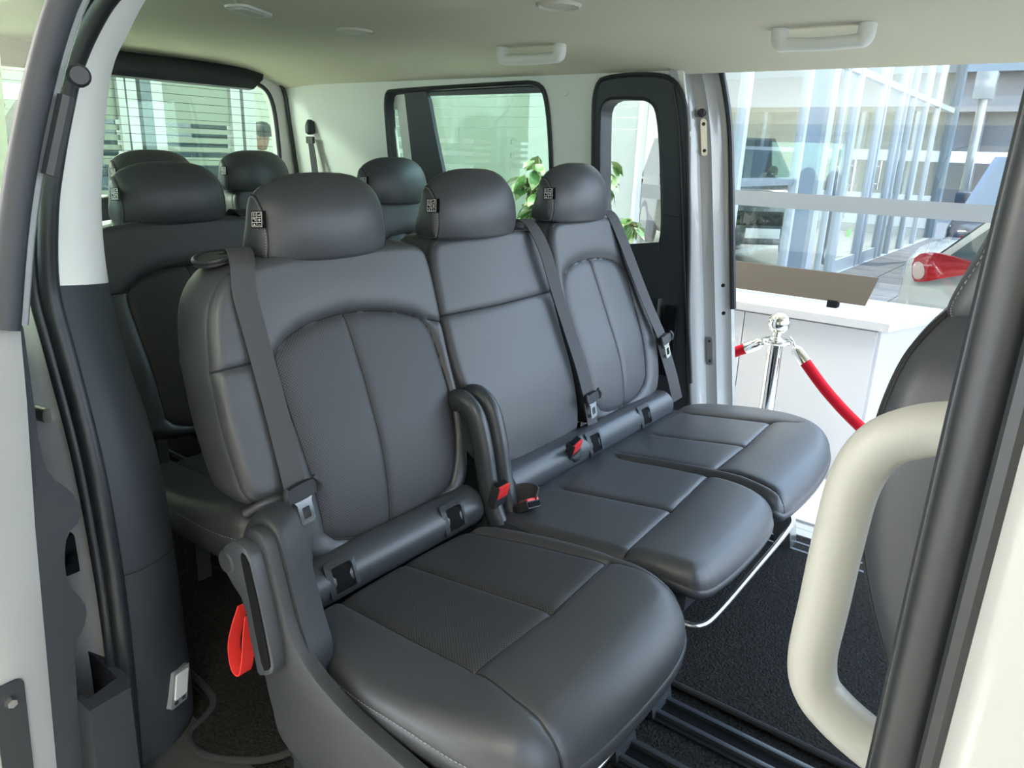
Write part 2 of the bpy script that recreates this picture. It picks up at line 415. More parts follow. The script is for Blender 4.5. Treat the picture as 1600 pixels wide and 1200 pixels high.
# window_1: big side window, reveal, rubber and tinted pane
rv = MB(); H1b = [(p[0]+(0.012 if p[0] < -2.06 else -0.012), p[1]-(0.012 if p[1] > 1.0 else -0.01)) for p in HOLE1]
w1 = st(MB().loft([[(p[0], TY(p[1])-0.004, p[1]) for p in HOLE1], [(p[0], TY(p[1])+0.035, p[1]) for p in H1b]], caps=False).go('window_1', 'rubber'))
MB().tube([(p[0], TY(p[1])-0.004, p[1]) for p in HOLE1], 0.009, n=8, closed=True).go('window_seal', 'rubber', w1)
PANE1 = [(-2.56, 0.75), (-2.56, 1.40), (-1.60, 1.40), (-1.60, 0.75)]
MB().panel(PANE1, [], 0.004, wm(0.048)).go('pane', 'glass_green', w1)
MB().panel([(-2.375, 0.74), (-2.395, 1.37), (-2.275, 1.37), (-2.255, 1.31), (-2.235, 1.18), (-2.19, 0.95), (-2.175, 0.74)], [], 0.020, wm(0.020)).go('window_post', 'trimdark', w1)
MB().panel([(-2.47, 0.74), (-2.50, 1.36), (-2.40, 1.36), (-2.375, 0.74)], [[(-2.465, 0.80), (-2.485, 1.28), (-2.455, 1.28), (-2.43, 0.80)]], 0.012, wm(0.030)).go('window_divider', 'trimlight', w1)
MB().panel([(-2.26, 1.332), (-2.25, 1.375), (-1.63, 1.375), (-1.63, 1.335)], [], 0.012, wm(0.030)).go('top_band', 'rubber', w1)
# window_2: dark moulded surround and clear pane
G2 = chaikin([(-1.417, 0.80), (-1.420, 1.20), (-1.415, 1.308), (-1.30, 1.310), (-1.215, 1.302), (-1.188, 1.24), (-1.168, 1.02), (-1.160, 0.86), (-1.180, 0.815)], 2)
TR = chaikin([(-1.445, 0.02), (-1.444, 1.20), (-1.438, 1.36), (-1.37, 1.378), (-1.22, 1.380), (-1.135, 1.362), (-1.092, 1.28), (-1.078, 1.10), (-1.060, 0.85), (-1.052, 0.60), (-1.030, 0.40), (-0.995, 0.02)], 2)
w2 = st(MB().panel(TR, [G2], 0.03, wm(-0.014)).go('window_2', 'trimdark', smooth=30))
MB().loft([[(p[0], TY(p[1])-0.014, p[1]) for p in G2], [(p[0]*1.0, TY(p[1])+0.07, p[1]) for p in shrink(G2, 0.985)]], caps=False).go('window_reveal', 'rubber', w2)
MB().tube([(p[0], TY(p[1])-0.012, p[1]) for p in TR if p[1] > 0.3], 0.008, n=8).go('window_seal', 'rubber', w2)
MB().tube([(p[0], TY(p[1])-0.012, p[1]) for p in G2], 0.006, n=8, closed=True).go('pane_seal', 'rubber', w2)
MB().panel([(-1.48, 0.75), (-1.48, 1.36), (-1.13, 1.36), (-1.13, 0.75)], [], 0.004, wm(0.072)).go('pane', 'glass_clear', w2)
MB().panel([(-1.30, 0.82), (-1.17, 0.84), (-1.17, 0.80), (-1.30, 0.775)], [], 0.01, wm(-0.024)).go('sill_ledge', 'trimdark', w2)
MB().tube([(-1.165, TY(0.935)-0.015, 0.935), (-1.07, TY(0.93)-0.015, 0.93)], 0.0012, n=5).go('parting_line', 'seam', w2)
MB().box(-1.135, -1.085, 2.40, 2.425, 0.36, 0.62, 0.004).go('latch_niche', 'black', w2)
MB().box(-1.158, -1.148, 2.392, 2.425, 0.36, 0.64, 0.002).go('niche_edge', 'steel', w2)
tag(MB().lathe([(0.0, 0.0), (0.016, 0.0), (0.018, -0.002), (0.018, -0.006), (0.0, -0.006)], (-1.568, TY(1.336)-0.001, 1.336), (0, -1, 0), 20).go('screw_cap', 'trimlight'), 'small round cover cap on the light pillar between side windows', 'cap')
# door opening flange of the far side (painted body) with black seal
FL = [(-1.075, -0.012), (-1.055, 0.000), (-1.042, 0.020), (-1.036, 0.050), (-1.022, 0.058), (-0.998, 0.060), (-0.985, 0.085), (-0.972, 0.098), (-0.955, 0.100), (-0.955, 0.13), (-1.10, 0.16)]
zs = [-0.05+1.45*k/24 for k in range(25)]
fl = [[(x-0.095*(z-0.8)-0.03*max(0, (z-1.15)/0.25)**2, TY(z)+y, z) for x, y in FL] for z in zs]
tr1 = st(MB().loft(fl, closed=False, caps=False).go('trim_1', 'bodywhite'))
def flp(z, x, y): return (x-0.095*(z-0.8)-0.03*max(0, (z-1.15)/0.25)**2, TY(z)+y, z)
MB().tube([flp(z, -0.948, 0.104) for z in [0.62+0.78*k/14 for k in range(15)]], 0.010, n=8, sx=1.2).go('door_seal', 'rubber', tr1)
MB().tube([flp(z, -1.074, -0.014) for z in [0.0+1.34*k/20 for k in range(21)]], 0.006, n=8).go('door_seal', 'rubber', tr1)
def fplate(zc, x, y, w, h, nm):
    p = Vector(flp(zc, x, y)); q = MB(); poly = rrect(-w/2, w/2, -h/2, h/2, w*0.45, 5)
    q.panel(poly, [], 0.006, lambda u, v, k: (p.x+u*0.9+k*0.3-0.095*v, p.y+u*0.35-k-0.125*v, p.z+v)); o = q.go(nm, 'steel')
    for s in (-1, 1):
        MB().lathe([(0.0, 0.003), (0.004, 0.003), (0.006, 0.0), (0.006, -0.004), (0.0, -0.004)], (p.x-0.095*s*h*0.36+0.003, p.y-0.008-0.125*s*h*0.36, p.z+s*h*0.36), (0.3, -1, 0), 12).go('rivet', 'rubber', o)
    return o
tag(fplate(1.19, -1.020, 0.056, 0.020, 0.115, 'striker_plate'), 'upper metal striker plate below rubber stop on white door frame', 'striker plate')
tag(fplate(0.46, -1.020, 0.056, 0.022, 0.105, 'striker_plate'), 'lower metal striker plate on the white door frame beside far seat', 'striker plate')
p = flp(1.265, -1.020, 0.054)
tag(MB().lathe([(0.0, 0.020), (0.009, 0.020), (0.013, 0.015), (0.014, 0.0), (0.0, 0.0)], p, (0.35, -1, 0), 18).go('rubber_stop', 'rubber'), 'round black rubber stop above the striker plate on far frame', 'rubber stop')
for z in (0.60, 0.70):
    p = flp(z, -0.980, 0.092)
    tag(MB().lathe([(0.0, 0.003), (0.006, 0.003), (0.008, 0.0), (0.0, 0.0)], p, (0.8, -0.6, 0), 14).go('plug', 'black'), 'small black plug in the white door frame, %s of the two' % ('lower' if z < 0.65 else 'upper'), 'plug')
# tailgate
def rm(u, v, w): return (-3.19-w, u, v)
RH = chaikin([(0.62, 0.86), (0.62, 1.40), (1.46, 1.405), (2.08, 1.400), (2.22, 1.385), (2.275, 1.32), (2.292, 1.15), (2.300, 0.86)], 2)
RO = [(0.50, 0.0), (0.50, 1.46), (2.15, 1.47), (2.33, 1.44), (2.40, 1.36), (2.415, 1.2), (2.43, 0.0)]
wr = st(MB().panel(RO, [RH], 0.05, rm).go('wall_rear', 'trimlight'))
MB().tube([rm(p[0], p[1], 0.004) for p in RH], 0.010, n=8, closed=True).go('window_seal', 'rubber', wr)
MB().tube(spline([(-3.172, 2.24, 1.432), (-3.172, 2.30, 1.40), (-3.172, TY(1.33)-0.006, 1.33), (-3.172, TY(1.2)-0.006, 1.2), (-3.172, TY(0.5)-0.006, 0.5)], 6), 0.008, n=8).go('tailgate_seal', 'rubber', wr)
w3 = st(MB().panel([(0.55, 0.82), (0.55, 1.43), (2.38, 1.43), (2.38, 0.82)], [], 0.004, lambda u, v, w: (-3.245-w, u, v)).go('window_3', 'glass_green'))
for k in range(13):
    z = 1.345-0.034*k; MB().box(-3.2445, -3.2435, 0.64, 2.30, z-0.0009, z+0.0009).go('heater_wire', 'seam', w3)
sb = MB().loft([[(-3.185, y, 1.452), (-3.150, y, 1.440), (-3.135, y+dy, 1.40), (-3.150, y+dy2, 1.357), (-3.19, y+dy2, 1.352)] for y, dy, dy2 in ((0.64, 0, 0), (1.3, 0, 0), (2.0, 0, 0), (2.205, -0.02, -0.06))])
tag(sb.go('window_header', 'rubber', smooth=50), 'dark brown header strip above the tailgate window', 'trim strip')
# near side wall behind the doorway (with its own window)
nm = lambda u, v, w: (u, 0.49+0.125*max(0, v-0.6)-w, v)
wrt = st(MB().panel([(-3.24, 0.0), (-1.62, 0.0), (-1.62, 1.42), (-3.24, 1.42)], [rrect(-3.0, -1.85, 0.80, 1.33, 0.08)], 0.05, nm).go('wall_right', 'trimlight'))
st(MB().panel([(-3.05, 0.76), (-1.80, 0.76), (-1.80, 1.37), (-3.05, 1.37)], [], 0.004, lambda u, v, w: (u, 0.425+0.125*max(0, v-0.6)-w, v)).go('window_4', 'glass_green'))
# floor, step sills, rails
fl_ = st(MB().box(-3.25, 1.5, 0.52, 2.27, -0.04, 0.0).go('floor', 'carpet'))
tr2 = st(MB().loft([[(x, 0.40, -0.06), (x, 0.44, -0.012), (x, 0.50, 0.004), (x, 0.60, 0.006), (x, 0.62, -0.03), (x, 0.40, -0.30)] for x in (-1.45, -0.5, 1.5)]).go('trim_2', 'sill', smooth=50))
tr3 = st(MB().loft([[(x, 2.215, 0.003), (x, 2.26, 0.004), (x, 2.275, -0.015), (x, 2.30, -0.070), (x, 2.58, -0.078), (x, 2.61, -0.095), (x, 2.62, -0.32), (x, 2.2, -0.30)] for x in (-1.10, -0.2, 1.5)]).go('trim_3', 'silllight', smooth=30))
for x0, x1, y in ((-1.05, 1.2, 2.33), (-1.05, 1.2, 2.47)):
    MB().box(x0, x1, y-0.003, y+0.003, -0.076, -0.066).go('sill_rib', 'silllight', tr3)
def rail(n, y):
    t = st(MB().box(-2.6, 1.4, y-0.042, y+0.042, 0.0, 0.006, 0.002).go('trim_%d' % n, 'rubber'))
    for s in (-1, 1):
        MB().box(-2.6, 1.4, y+s*0.024-0.006, y+s*0.024+0.006, 0.004, 0.016, 0.003).go('rail_lip', 'tubeplastic', t)
    MB().box(-2.6, 1.4, y-0.012, y+0.012, 0.006, 0.008).go('rail_slot', 'black', t)
rail(4, 0.69); rail(5, 1.085); rail(6, 1.240); rail(7, 2.12)
# carpet mats
def mat_slab(nm, out, z, label):
    o = MB().panel(out, [], 0.012, lambda u, v, w: (u, v, z+w)).go(nm, 'carpet'); tag(o, label, 'floor mat')
    MB().tube([(p[0], p[1], z+0.010) for p in out], 0.007, n=8, closed=True, sx=1.0).go('serged_edge', 'serge', o); return o
mat_slab('floor_mat', rrect(-0.62, 1.0, 1.318, 2.185, 0.02), 0.002, 'black carpet mat on the floor in front of the double seat')
mat_slab('floor_mat', chaikin([(-1.72, 0.68), (-1.36, 0.66), (-1.255, 0.655), (-1.215, 0.640), (-1.195, 0.605), (-1.185, 0.560), (-1.13, 0.545), (-1.06, 0.575), (-0.99, 0.64), (-0.965, 0.80), (-0.97, 0.98), (-1.72, 0.98)], 2), 0.006, 'black carpet mat with sewn edge behind the single seat')

# ---- near C pillar
PL = [(-1.196, 0.474, -0.02), (-1.180, 0.474, 0.12), (-1.167, 0.474, 0.263), (-1.161, 0.474, 0.419), (-1.170, 0.474, 0.58), (-1.190, 0.474, 0.69), (-1.222, 0.474, 0.806), (-1.243, 0.474, 0.899),
      (-1.222, 0.480, 1.014), (-1.214, 0.495, 1.087), (-1.215, 0.515, 1.150), (-1.198, 0.530, 1.212), (-1.163, 0.542, 1.262), (-1.110, 0.552, 1.305), (-1.03, 0.560, 1.335)]
PR = [(-1.262, 0.615, -0.02), (-1.256, 0.615, 0.074), (-1.264, 0.615, 0.252), (-1.272, 0.615, 0.391), (-1.285, 0.615, 0.523), (-1.318, 0.615, 0.629), (-1.372, 0.615, 0.728), (-1.408, 0.615, 0.868),
      (-1.412, 0.617, 0.994), (-1.419, 0.630, 1.082), (-1.423, 0.650, 1.190), (-1.414, 0.665, 1.253), (-1.392, 0.680, 1.292), (-1.345, 0.690, 1.345), (-1.28, 0.70, 1.40)]
sl, sr = spline(PL, 5), spline(PR, 5)
def pcol(i0, i1, name, m):
    rg = []
    for i in range(i0, i1):
        a, c = np.array(sl[i]), np.array(sr[i]); dr = c-a; nn = np.array([dr[1], -dr[0], 0]); nn /= np.linalg.norm(nn); nn *= 1 if nn[0] > 0 else -1
        ring = [a+np.array([-0.03, -0.012, 0])]+[a+dr*t+nn*0.030*math.sin(math.pi*min(1, t*1.0))**0.6 for t in (0, 0.12, 0.3, 0.5, 0.7, 0.88, 1.0)]+[c+np.array([-0.03, 0.012, 0]), c+np.array([-0.25, 0.02, 0]), a+np.array([-0.10, 0.055, 0])]
        rg.append([tuple(p) for p in ring])
    return MB().loft(rg).go(name, m, smooth=50), rg
k7 = 7*5
p_lo, rg_lo = pcol(0, k7+1, 'trim_8', 'trimdark'); st(p_lo)
p_up, rg_up = pcol(k7, len(sl), 'trim_9', 'trimlight'); st(p_up)
i = 15
MB().tube([(q[0]+0.0012, q[1]+0.0008, q[2]) for q in rg_lo[i][1:8]], 0.0012, n=5).go('parting_line', 'seam', p_lo)
# weatherstrips of the near doorway
def offs(L, dx, dy): return [(p[0]+dx, p[1]+dy, p[2]) for p in L]
ws = MB().tube(offs(sl, -0.004, -0.010), 0.0145, n=12).go('trim_10', 'rubber'); st(ws)
MB().tube(offs(sl, -0.018, -0.026), 0.0095, n=10).go('outer_lip', 'rubber', ws)
# painted quarter panel and guide rail seen behind the slid-back door
bp = MB().loft([[(-1.235-dz, 0.452, z), (-1.33-dz, 0.425, z), (-1.42, 0.402, z), (-2.2, 0.36, z), (-3.3, 0.36, z), (-3.3, 0.40, z), (-1.40, 0.47, z), (-1.235-dz, 0.47, z)] for z, dz in ((-0.25, 0.0), (0.2, -0.03), (0.45, -0.03), (0.6, -0.02), (0.72, 0.01), (0.85, 0.04), (0.95, 0.04))])
st(bp.go('trim_11', 'white', smooth=30))  # same body paint, lightened in its colour to offset the gap's shade
gr = MB().tube([(-1.262, 0.438, 0.690), (-1.40, 0.398, 0.695), (-2.2, 0.35, 0.705), (-3.0, 0.35, 0.705)], 0.013, n=10, sx=0.7).go('guide_rail', 'steel'); tag(gr, 'metal door guide rail on the white body behind the door', 'rail')
# courtesy lamp in the lower pillar
ri = min(range(len(rg_lo)), key=lambda i: abs(rg_lo[i][4][2]-0.13))
q3, q4, q5 = [Vector(rg_lo[ri][k]) for k in (3, 4, 5)]; q4u = Vector(rg_lo[ri+2][4])
uu = (q5-q3).normalized(); vv = (q4u-q4); vv = (vv-uu*vv.dot(uu)).normalized(); nn = uu.cross(vv); nn = nn if nn.x > 0 else -nn; c0 = q4-nn*0.011
def lampm(u, v, w): return tuple(c0+uu*u+vv*(v)+nn*w)
lamp = MB().panel(rrect(-0.026, 0.026, -0.036, 0.036, 0.004, 3), [], 0.020, lambda u, v, w: lampm(u, v, w-0.004)).go('courtesy_lamp', 'lampgrey'); tag(lamp, 'small clear rectangular courtesy lamp low on dark pillar', 'lamp')
MB().panel(rrect(-0.019, 0.019, -0.020, 0.029, 0.002, 2), [], 0.004, lambda u, v, w: lampm(u, v, 0.0145+w)).go('lens', 'lens', lamp)
for s in (-0.012, 0.012): MB().panel(rrect(s-0.005, s+0.005, -0.030, -0.024, 0.001, 2), [], 0.003, lambda u, v, w: lampm(u, v, 0.0150+w)).go('clip', 'plastic', lamp)

# ---- near sliding door, slid back
dr = MB()
DZ = [(-0.30, -1.22), (0.10, -1.160), (0.40, -1.10), (0.60, -1.06), (0.80, -1.010), (0.925, -0.985)]
rg = [[(x, 0.330, z), (x+0.004, 0.315, z), (x+0.004, 0.225, z), (x-0.01, 0.205, z), (x-1.2, 0.19, z), (x-1.2, 0.330, z)] for z, x in DZ]
door = dr.loft(rg).go('door_1', 'bodywhite', smooth=40); st(door)
TRM = chaikin([(0.318, 0.93), (0.336, 0.925), (0.342, 0.80), (0.346, 0.72), (0.356, 0.675), (0.380, 0.645), (0.394, 0.615), (0.394, 0.585), (0.374, 0.570), (0.368, 0.53), (0.370, 0.48), (0.386, 0.45), (0.396, 0.42), (0.390, 0.385), (0.374, 0.365), (0.372, 0.28), (0.376, 0.10), (0.376, -0.25), (0.318, -0.25)], 1)
def xd(z): return np.interp(z, [q[0] for q in DZ], [q[1] for q in DZ])
MB().loft([[(xd(z)-0.012+dx*1.0, y, z) for y, z in TRM] for dx in (0.0, -0.012, -1.0)]).go('inner_trim', 'trimdark', door, smooth=40)
MB().box(-1.122, -1.102, 0.345, 0.352, 0.50, 0.58).go('door_lever', 'black', door)
# map pocket
pk = MB(); pko = [(-1.20, 0.375), (-1.20, 0.445), (-1.128, 0.462), (-1.095, 0.452), (-1.09, 0.375)]
pk.panel([(-1.40, 0.372), (-1.40, 0.452), (-1.13, 0.452), (-1.105, 0.44), (-1.10, 0.372)], [[(-1.37, 0.382), (-1.37, 0.438), (-1.145, 0.438), (-1.130, 0.382)]], 0.30, lambda u, v, w: (u-0.12*w*0.4, v, 0.245-w)).go('door_pocket', 'trimdark', door, smooth=40)
# hinge plate with bolts on the door edge
hp = MB().panel(rrect(0.235, 0.275, 0.06, 0.36, 0.012, 4), [], 0.004, lambda u, v, w: (xd(v)+0.004+w, u+0.02, v)).go('hinge_plate', 'plastic', door)
for z in (0.095, 0.325): MB().lathe([(0.0, 0.010), (0.007, 0.010), (0.009, 0.0), (0.0, 0.0)], (xd(z)+0.007, 0.275, z), (1, 0, 0), 6).go('bolt', 'steel', hp)
# door lock roller between door and pillar
lk = MB().box(-1.235, -1.205, 0.405, 0.430, 0.43, 0.50, 0.006).go('door_latch', 'black'); tag(lk, 'black door latch roller between sliding door and pillar', 'latch')
MB().tube([(-1.20, 0.418, 0.465), (-1.17, 0.405, 0.462)], 0.009, n=10).go('roller', 'black', lk)
# upper frame of the door: dark outer bar, white bar, stops
fpth = [(-0.985, 0.312, 0.90), (-0.995, 0.345, 1.03), (-0.995, 0.382, 1.15), (-0.985, 0.425, 1.265), (-0.96, 0.475, 1.36)]
MB().tube(spline(fpth, 5), 0.016, n=10).go('frame_bar', 'trimdark', door)
MB().tube(spline([(p[0]-0.02, p[1]+0.020, p[2]) for p in fpth], 5), 0.012, n=10).go('frame_bar', 'bodywhite', door)
hp2 = MB().tube([(-0.992, 0.388, 1.075), (-0.990, 0.418, 1.165)], 0.010, n=8).go('frame_plate', 'plastic', door)
MB().lathe([(0.0, 0.016), (0.010, 0.016), (0.013, 0.010), (0.013, 0.0), (0.0, 0.0)], (-0.975, 0.428, 1.188), (0.9, -0.3, 0), 16).go('rubber_stop', 'rubber', door)
glp = MB().loft([[(-1.02, p[1]-0.004, p[2]), (-1.02, p[1]-0.008, p[2]), (-2.1, p[1]-0.008, p[2]), (-2.1, p[1]-0.004, p[2])] for p in fpth]).go('pane', 'glass_green', door)

# ---- near B pillar with weatherstrip and cream grab handle
zz = [-0.3+1.75*k/20 for k in range(21)]
def lean(z): return 0.10*max(0, (z-0.95)/0.5)**1.6
bpil = MB().loft([[(-0.014, 0.372+lean(z), z), (-0.006, 0.345+lean(z), z), (0.010, 0.325+lean(z), z), (0.055, 0.318+lean(z), z), (0.075, 0.300+lean(z), z), (0.085, 0.262+lean(z), z), (0.13, 0.250+lean(z), z), (0.9, 0.235+lean(z), z), (0.9, 0.42+lean(z), z), (0.02, 0.46+lean(z), z)] for z in zz])
st(bpil.go('trim_12', 'bodywhite', smooth=45))
wsb = MB().tube([(-0.0175, 0.361+lean(z), z) for z in zz], 0.0125, n=12).go('trim_13', 'rubber'); st(wsb)
MB().tube([(-0.0275, 0.372+lean(z), z) for z in zz], 0.0055, n=8).go('inner_lip', 'rubber', wsb)
MB().tube([(-0.0045, 0.344+lean(z), z) for z in zz], 0.006, n=8).go('outer_lip', 'rubber', wsb)
tb = MB().loft([[(-0.018, 0.40+lean(z), z), (-0.020, 0.46+lean(z), z), (0.0, 0.50+lean(z), z), (0.12, 0.52+lean(z), z), (0.12, 0.42+lean(z), z)] for z in zz]); st(tb.go('trim_14', 'trimlight', smooth=50))
hpth = [(0.000, 0.462, 0.990), (-0.025, 0.462, 0.9835), (-0.050, 0.462, 0.9755), (-0.0695, 0.462, 0.961), (-0.080, 0.462, 0.935), (-0.083, 0.462, 0.895), (-0.0845, 0.462, 0.845), (-0.0855, 0.462, 0.805), (-0.080, 0.462, 0.782), (-0.064, 0.462, 0.768), (-0.040, 0.462, 0.757), (-0.010, 0.462, 0.748), (0.0, 0.462, 0.745)]
hd = MB().tube(spline(hpth, 6), 0.0155, n=16, sx=1.15).go('grab_handle', 'handle', smooth=60); tag(hd, 'large cream grab handle on the near door pillar', 'handle')

# ---- headliner fittings
def ceil_handle(x0, x1, y, label):
    zc = ceil_z(y); L = x1-x0
    pth = spline([(x0+0.010, y, zc+0.01), (x0+0.010, y+0.004, zc-0.020), (x0+0.018, y+0.006, zc-0.034), (x0+0.045, y+0.006, zc-0.038), ((x0+x1)/2, y+0.006, zc-0.040), (x1-0.045, y+0.006, zc-0.038), (x1-0.018, y+0.006, zc-0.034), (x1-0.010, y+0.004, zc-0.020), (x1-0.010, y, zc+0.01)], 6)
    n = len(pth); rr = [0.022 if (i < n*0.30 or i > n*0.70) else 0.0165 for i in range(n)]
    for _ in range(6): rr = [rr[0]]+[(rr[i-1]+rr[i]*2+rr[i+1])/4 for i in range(1, n-1)]+[rr[-1]]
    o = MB().tube(pth, rr, n=12, sx=0.85).go('grab_handle', 'trimlight', smooth=60); return tag(o, label, 'handle')
ceil_handle(-1.68, -1.43, 2.10, 'light plastic ceiling grab handle above the far headrests')
ceil_handle(-0.752, -0.518, 2.10, 'light plastic ceiling grab handle above the far open doorway')
def vent(x, y, r, label):
    zc = ceil_z(y); sl_ = -0.095*5*abs((y-1.46)/0.9)**4/0.9*(1 if y > 1.46 else -1)
    ax = Vector((0, -sl_, 1)).normalized()*-1
    o = MB().lathe([(r*0.80, -0.004), (r*0.82, 0.004), (r*0.90, 0.007), (r, 0.003), (r*1.01, -0.004)], (x, y, zc), ax, 36).go('ceiling_vent', 'vent', smooth=50); tag(o, label, 'air vent')
    MB().lathe([(0.0, -0.001), (r*0.8, -0.001), (r*0.8, -0.006), (0.0, -0.006)], (x, y, zc), ax, 32).go('grille', 'headliner', o)
    for k in range(-3, 4):
        hw = math.sqrt(max(0.0, 1-(k/4.2)**2))*r*0.76; yy = y+k*r*0.19
        MB().box(x-hw, x+hw, yy-0.0022, yy+0.0022, ceil_z(yy)-0.004, ceil_z(yy)+0.001).go('louvre', 'vent', o)
vent(-1.135, 1.645, 0.056, 'round louvred ceiling vent near the top edge, right one')
vent(-1.95, 1.705, 0.056, 'round louvred ceiling vent further back over the rear seats')
lo = MB().panel(rrect(-0.045, 0.045, -0.085, 0.085, 0.03, 6), [], 0.008, lambda u, v, w: (-1.952+u*0.9-v*0.45, 1.33+v*0.9+u*0.2, ceil_z(1.33)-0.006+w)).go('ceiling_lamp', 'trimlight'); tag(lo, 'oblong ceiling lamp over the rear seats, upper left', 'lamp')
MB().panel(rrect(-0.028, 0.028, -0.06, 0.06, 0.02, 5), [], 0.004, lambda u, v, w: (-1.952+u*0.9-v*0.45, 1.33+v*0.9+u*0.2, ceil_z(1.33)-0.009+w)).go('lens', 'vent', lo)

# ------------------------------------------------------------------ seats
PZ = [0.20, 0.36, 0.45, 0.55, 0.66, 0.80, 0.91, 1.1]
PX = [-1.00, -1.02, -1.032, -1.06, -1.108, -1.16, -1.195, -1.24]
_z = np.linspace(0.2, 1.1, 181); _x = np.interp(_z, PZ, PX)
for _ in range(60): _x[1:-1] = (_x[:-2]+_x[1:-1]*2+_x[2:])/4
def prof(z): return np.interp(z, _z, _x)
def back_map(dx, dy, dz=0.0):
    return lambda a, b_, c: np.stack([prof(b_)+0.956*c+dx, a+dy, b_+0.29*np.maximum(c, -0.02)+dz], 1)
def cush_map(dx, dy, dz=0.0):
    return lambda a, b_, c: np.stack([b_+dx, a+dy, 0.362+0.14*(np.minimum(b_, -0.45)+0.62)+c+dz], 1)

SEAT_SIDE = [(0.002, -0.003), (0.005, -0.012), (0.008, -0.045), (0.006, -0.085), (-0.008, -0.115), (-0.03, -0.125)]

def backrest(root, out, ctr, half, insert, seams, stitch, dx=0, dy=0, dz=0, perf=True, bol=0.012, hi=True, top_seam=None):
    ip = np.array(insert) if insert is not None else None
    def add(a, b_):
        h = 0.010*(1-((a-ctr[0])/half[0])**2)
        if ip is not None:
            P = np.stack([a, b_], 1); D, _ = seg_dist(P, ip, np.roll(ip, -1, 0)); ins = in_poly(P, ip)
            h = h+np.where(ins, -bol*0.2*np.exp(-D/0.02), bol*(1-np.exp(-D/0.02)))
        return h
    sm = list(seams)+([np.vstack([ip, ip[:1]])] if ip is not None else [])
    pd = Pad(out, ctr, half, 0.020, back_map(dx, dy, dz), add, sm, step=0.009 if hi else 0.02)
    reg = (lambda C: in_poly(C, ip).astype(int)) if ip is not None else None
    base = link_empty_part(root, 'backrest', pd, ['front_cover', 'perforated_insert' if perf else 'insert_panel'], ['leather', 'perf' if perf else 'leather'], reg, SEAT_SIDE)
    for q in sm: pd.seam_tube(MB(), q).go('seam', 'seam', base)
    mb = MB()
    for q in stitch: pd.stitches(mb, q)
    if mb.v: mb.go('stitching', 'thread', base, kind='stuff')
    return base, pd
def link_empty_part(root, name, pd, names, mats, reg, side, side_mat='leather', extra=()):
    """the front cover is the part itself; insert, side panel, seams are its sub-parts"""
    # build the cover first so that it can parent the rest
    obs = pd.build(root, names, mats, reg, side, side_mat=side_mat, extra=extra)
    base = obs[0]; base.name = name; WLOC[base.name] = WLOC[root.name]
    for o in obs[1:]:
        if o is not None:
            o.parent = base; o.location = (0, 0, 0)
    base.location = (0, 0, 0)
    return base
def arc_stitch(out, i0, i1, inset, ctr):
    P = np.array(out); n = len(P); L = []
    k = i0
    while True:
        q = P[k % n]; v = np.array(ctr)-q; L.append(q+v/np.linalg.norm(v)*inset)
        if k % n == i1 % n: break
        k += 1
    return np.array(L)

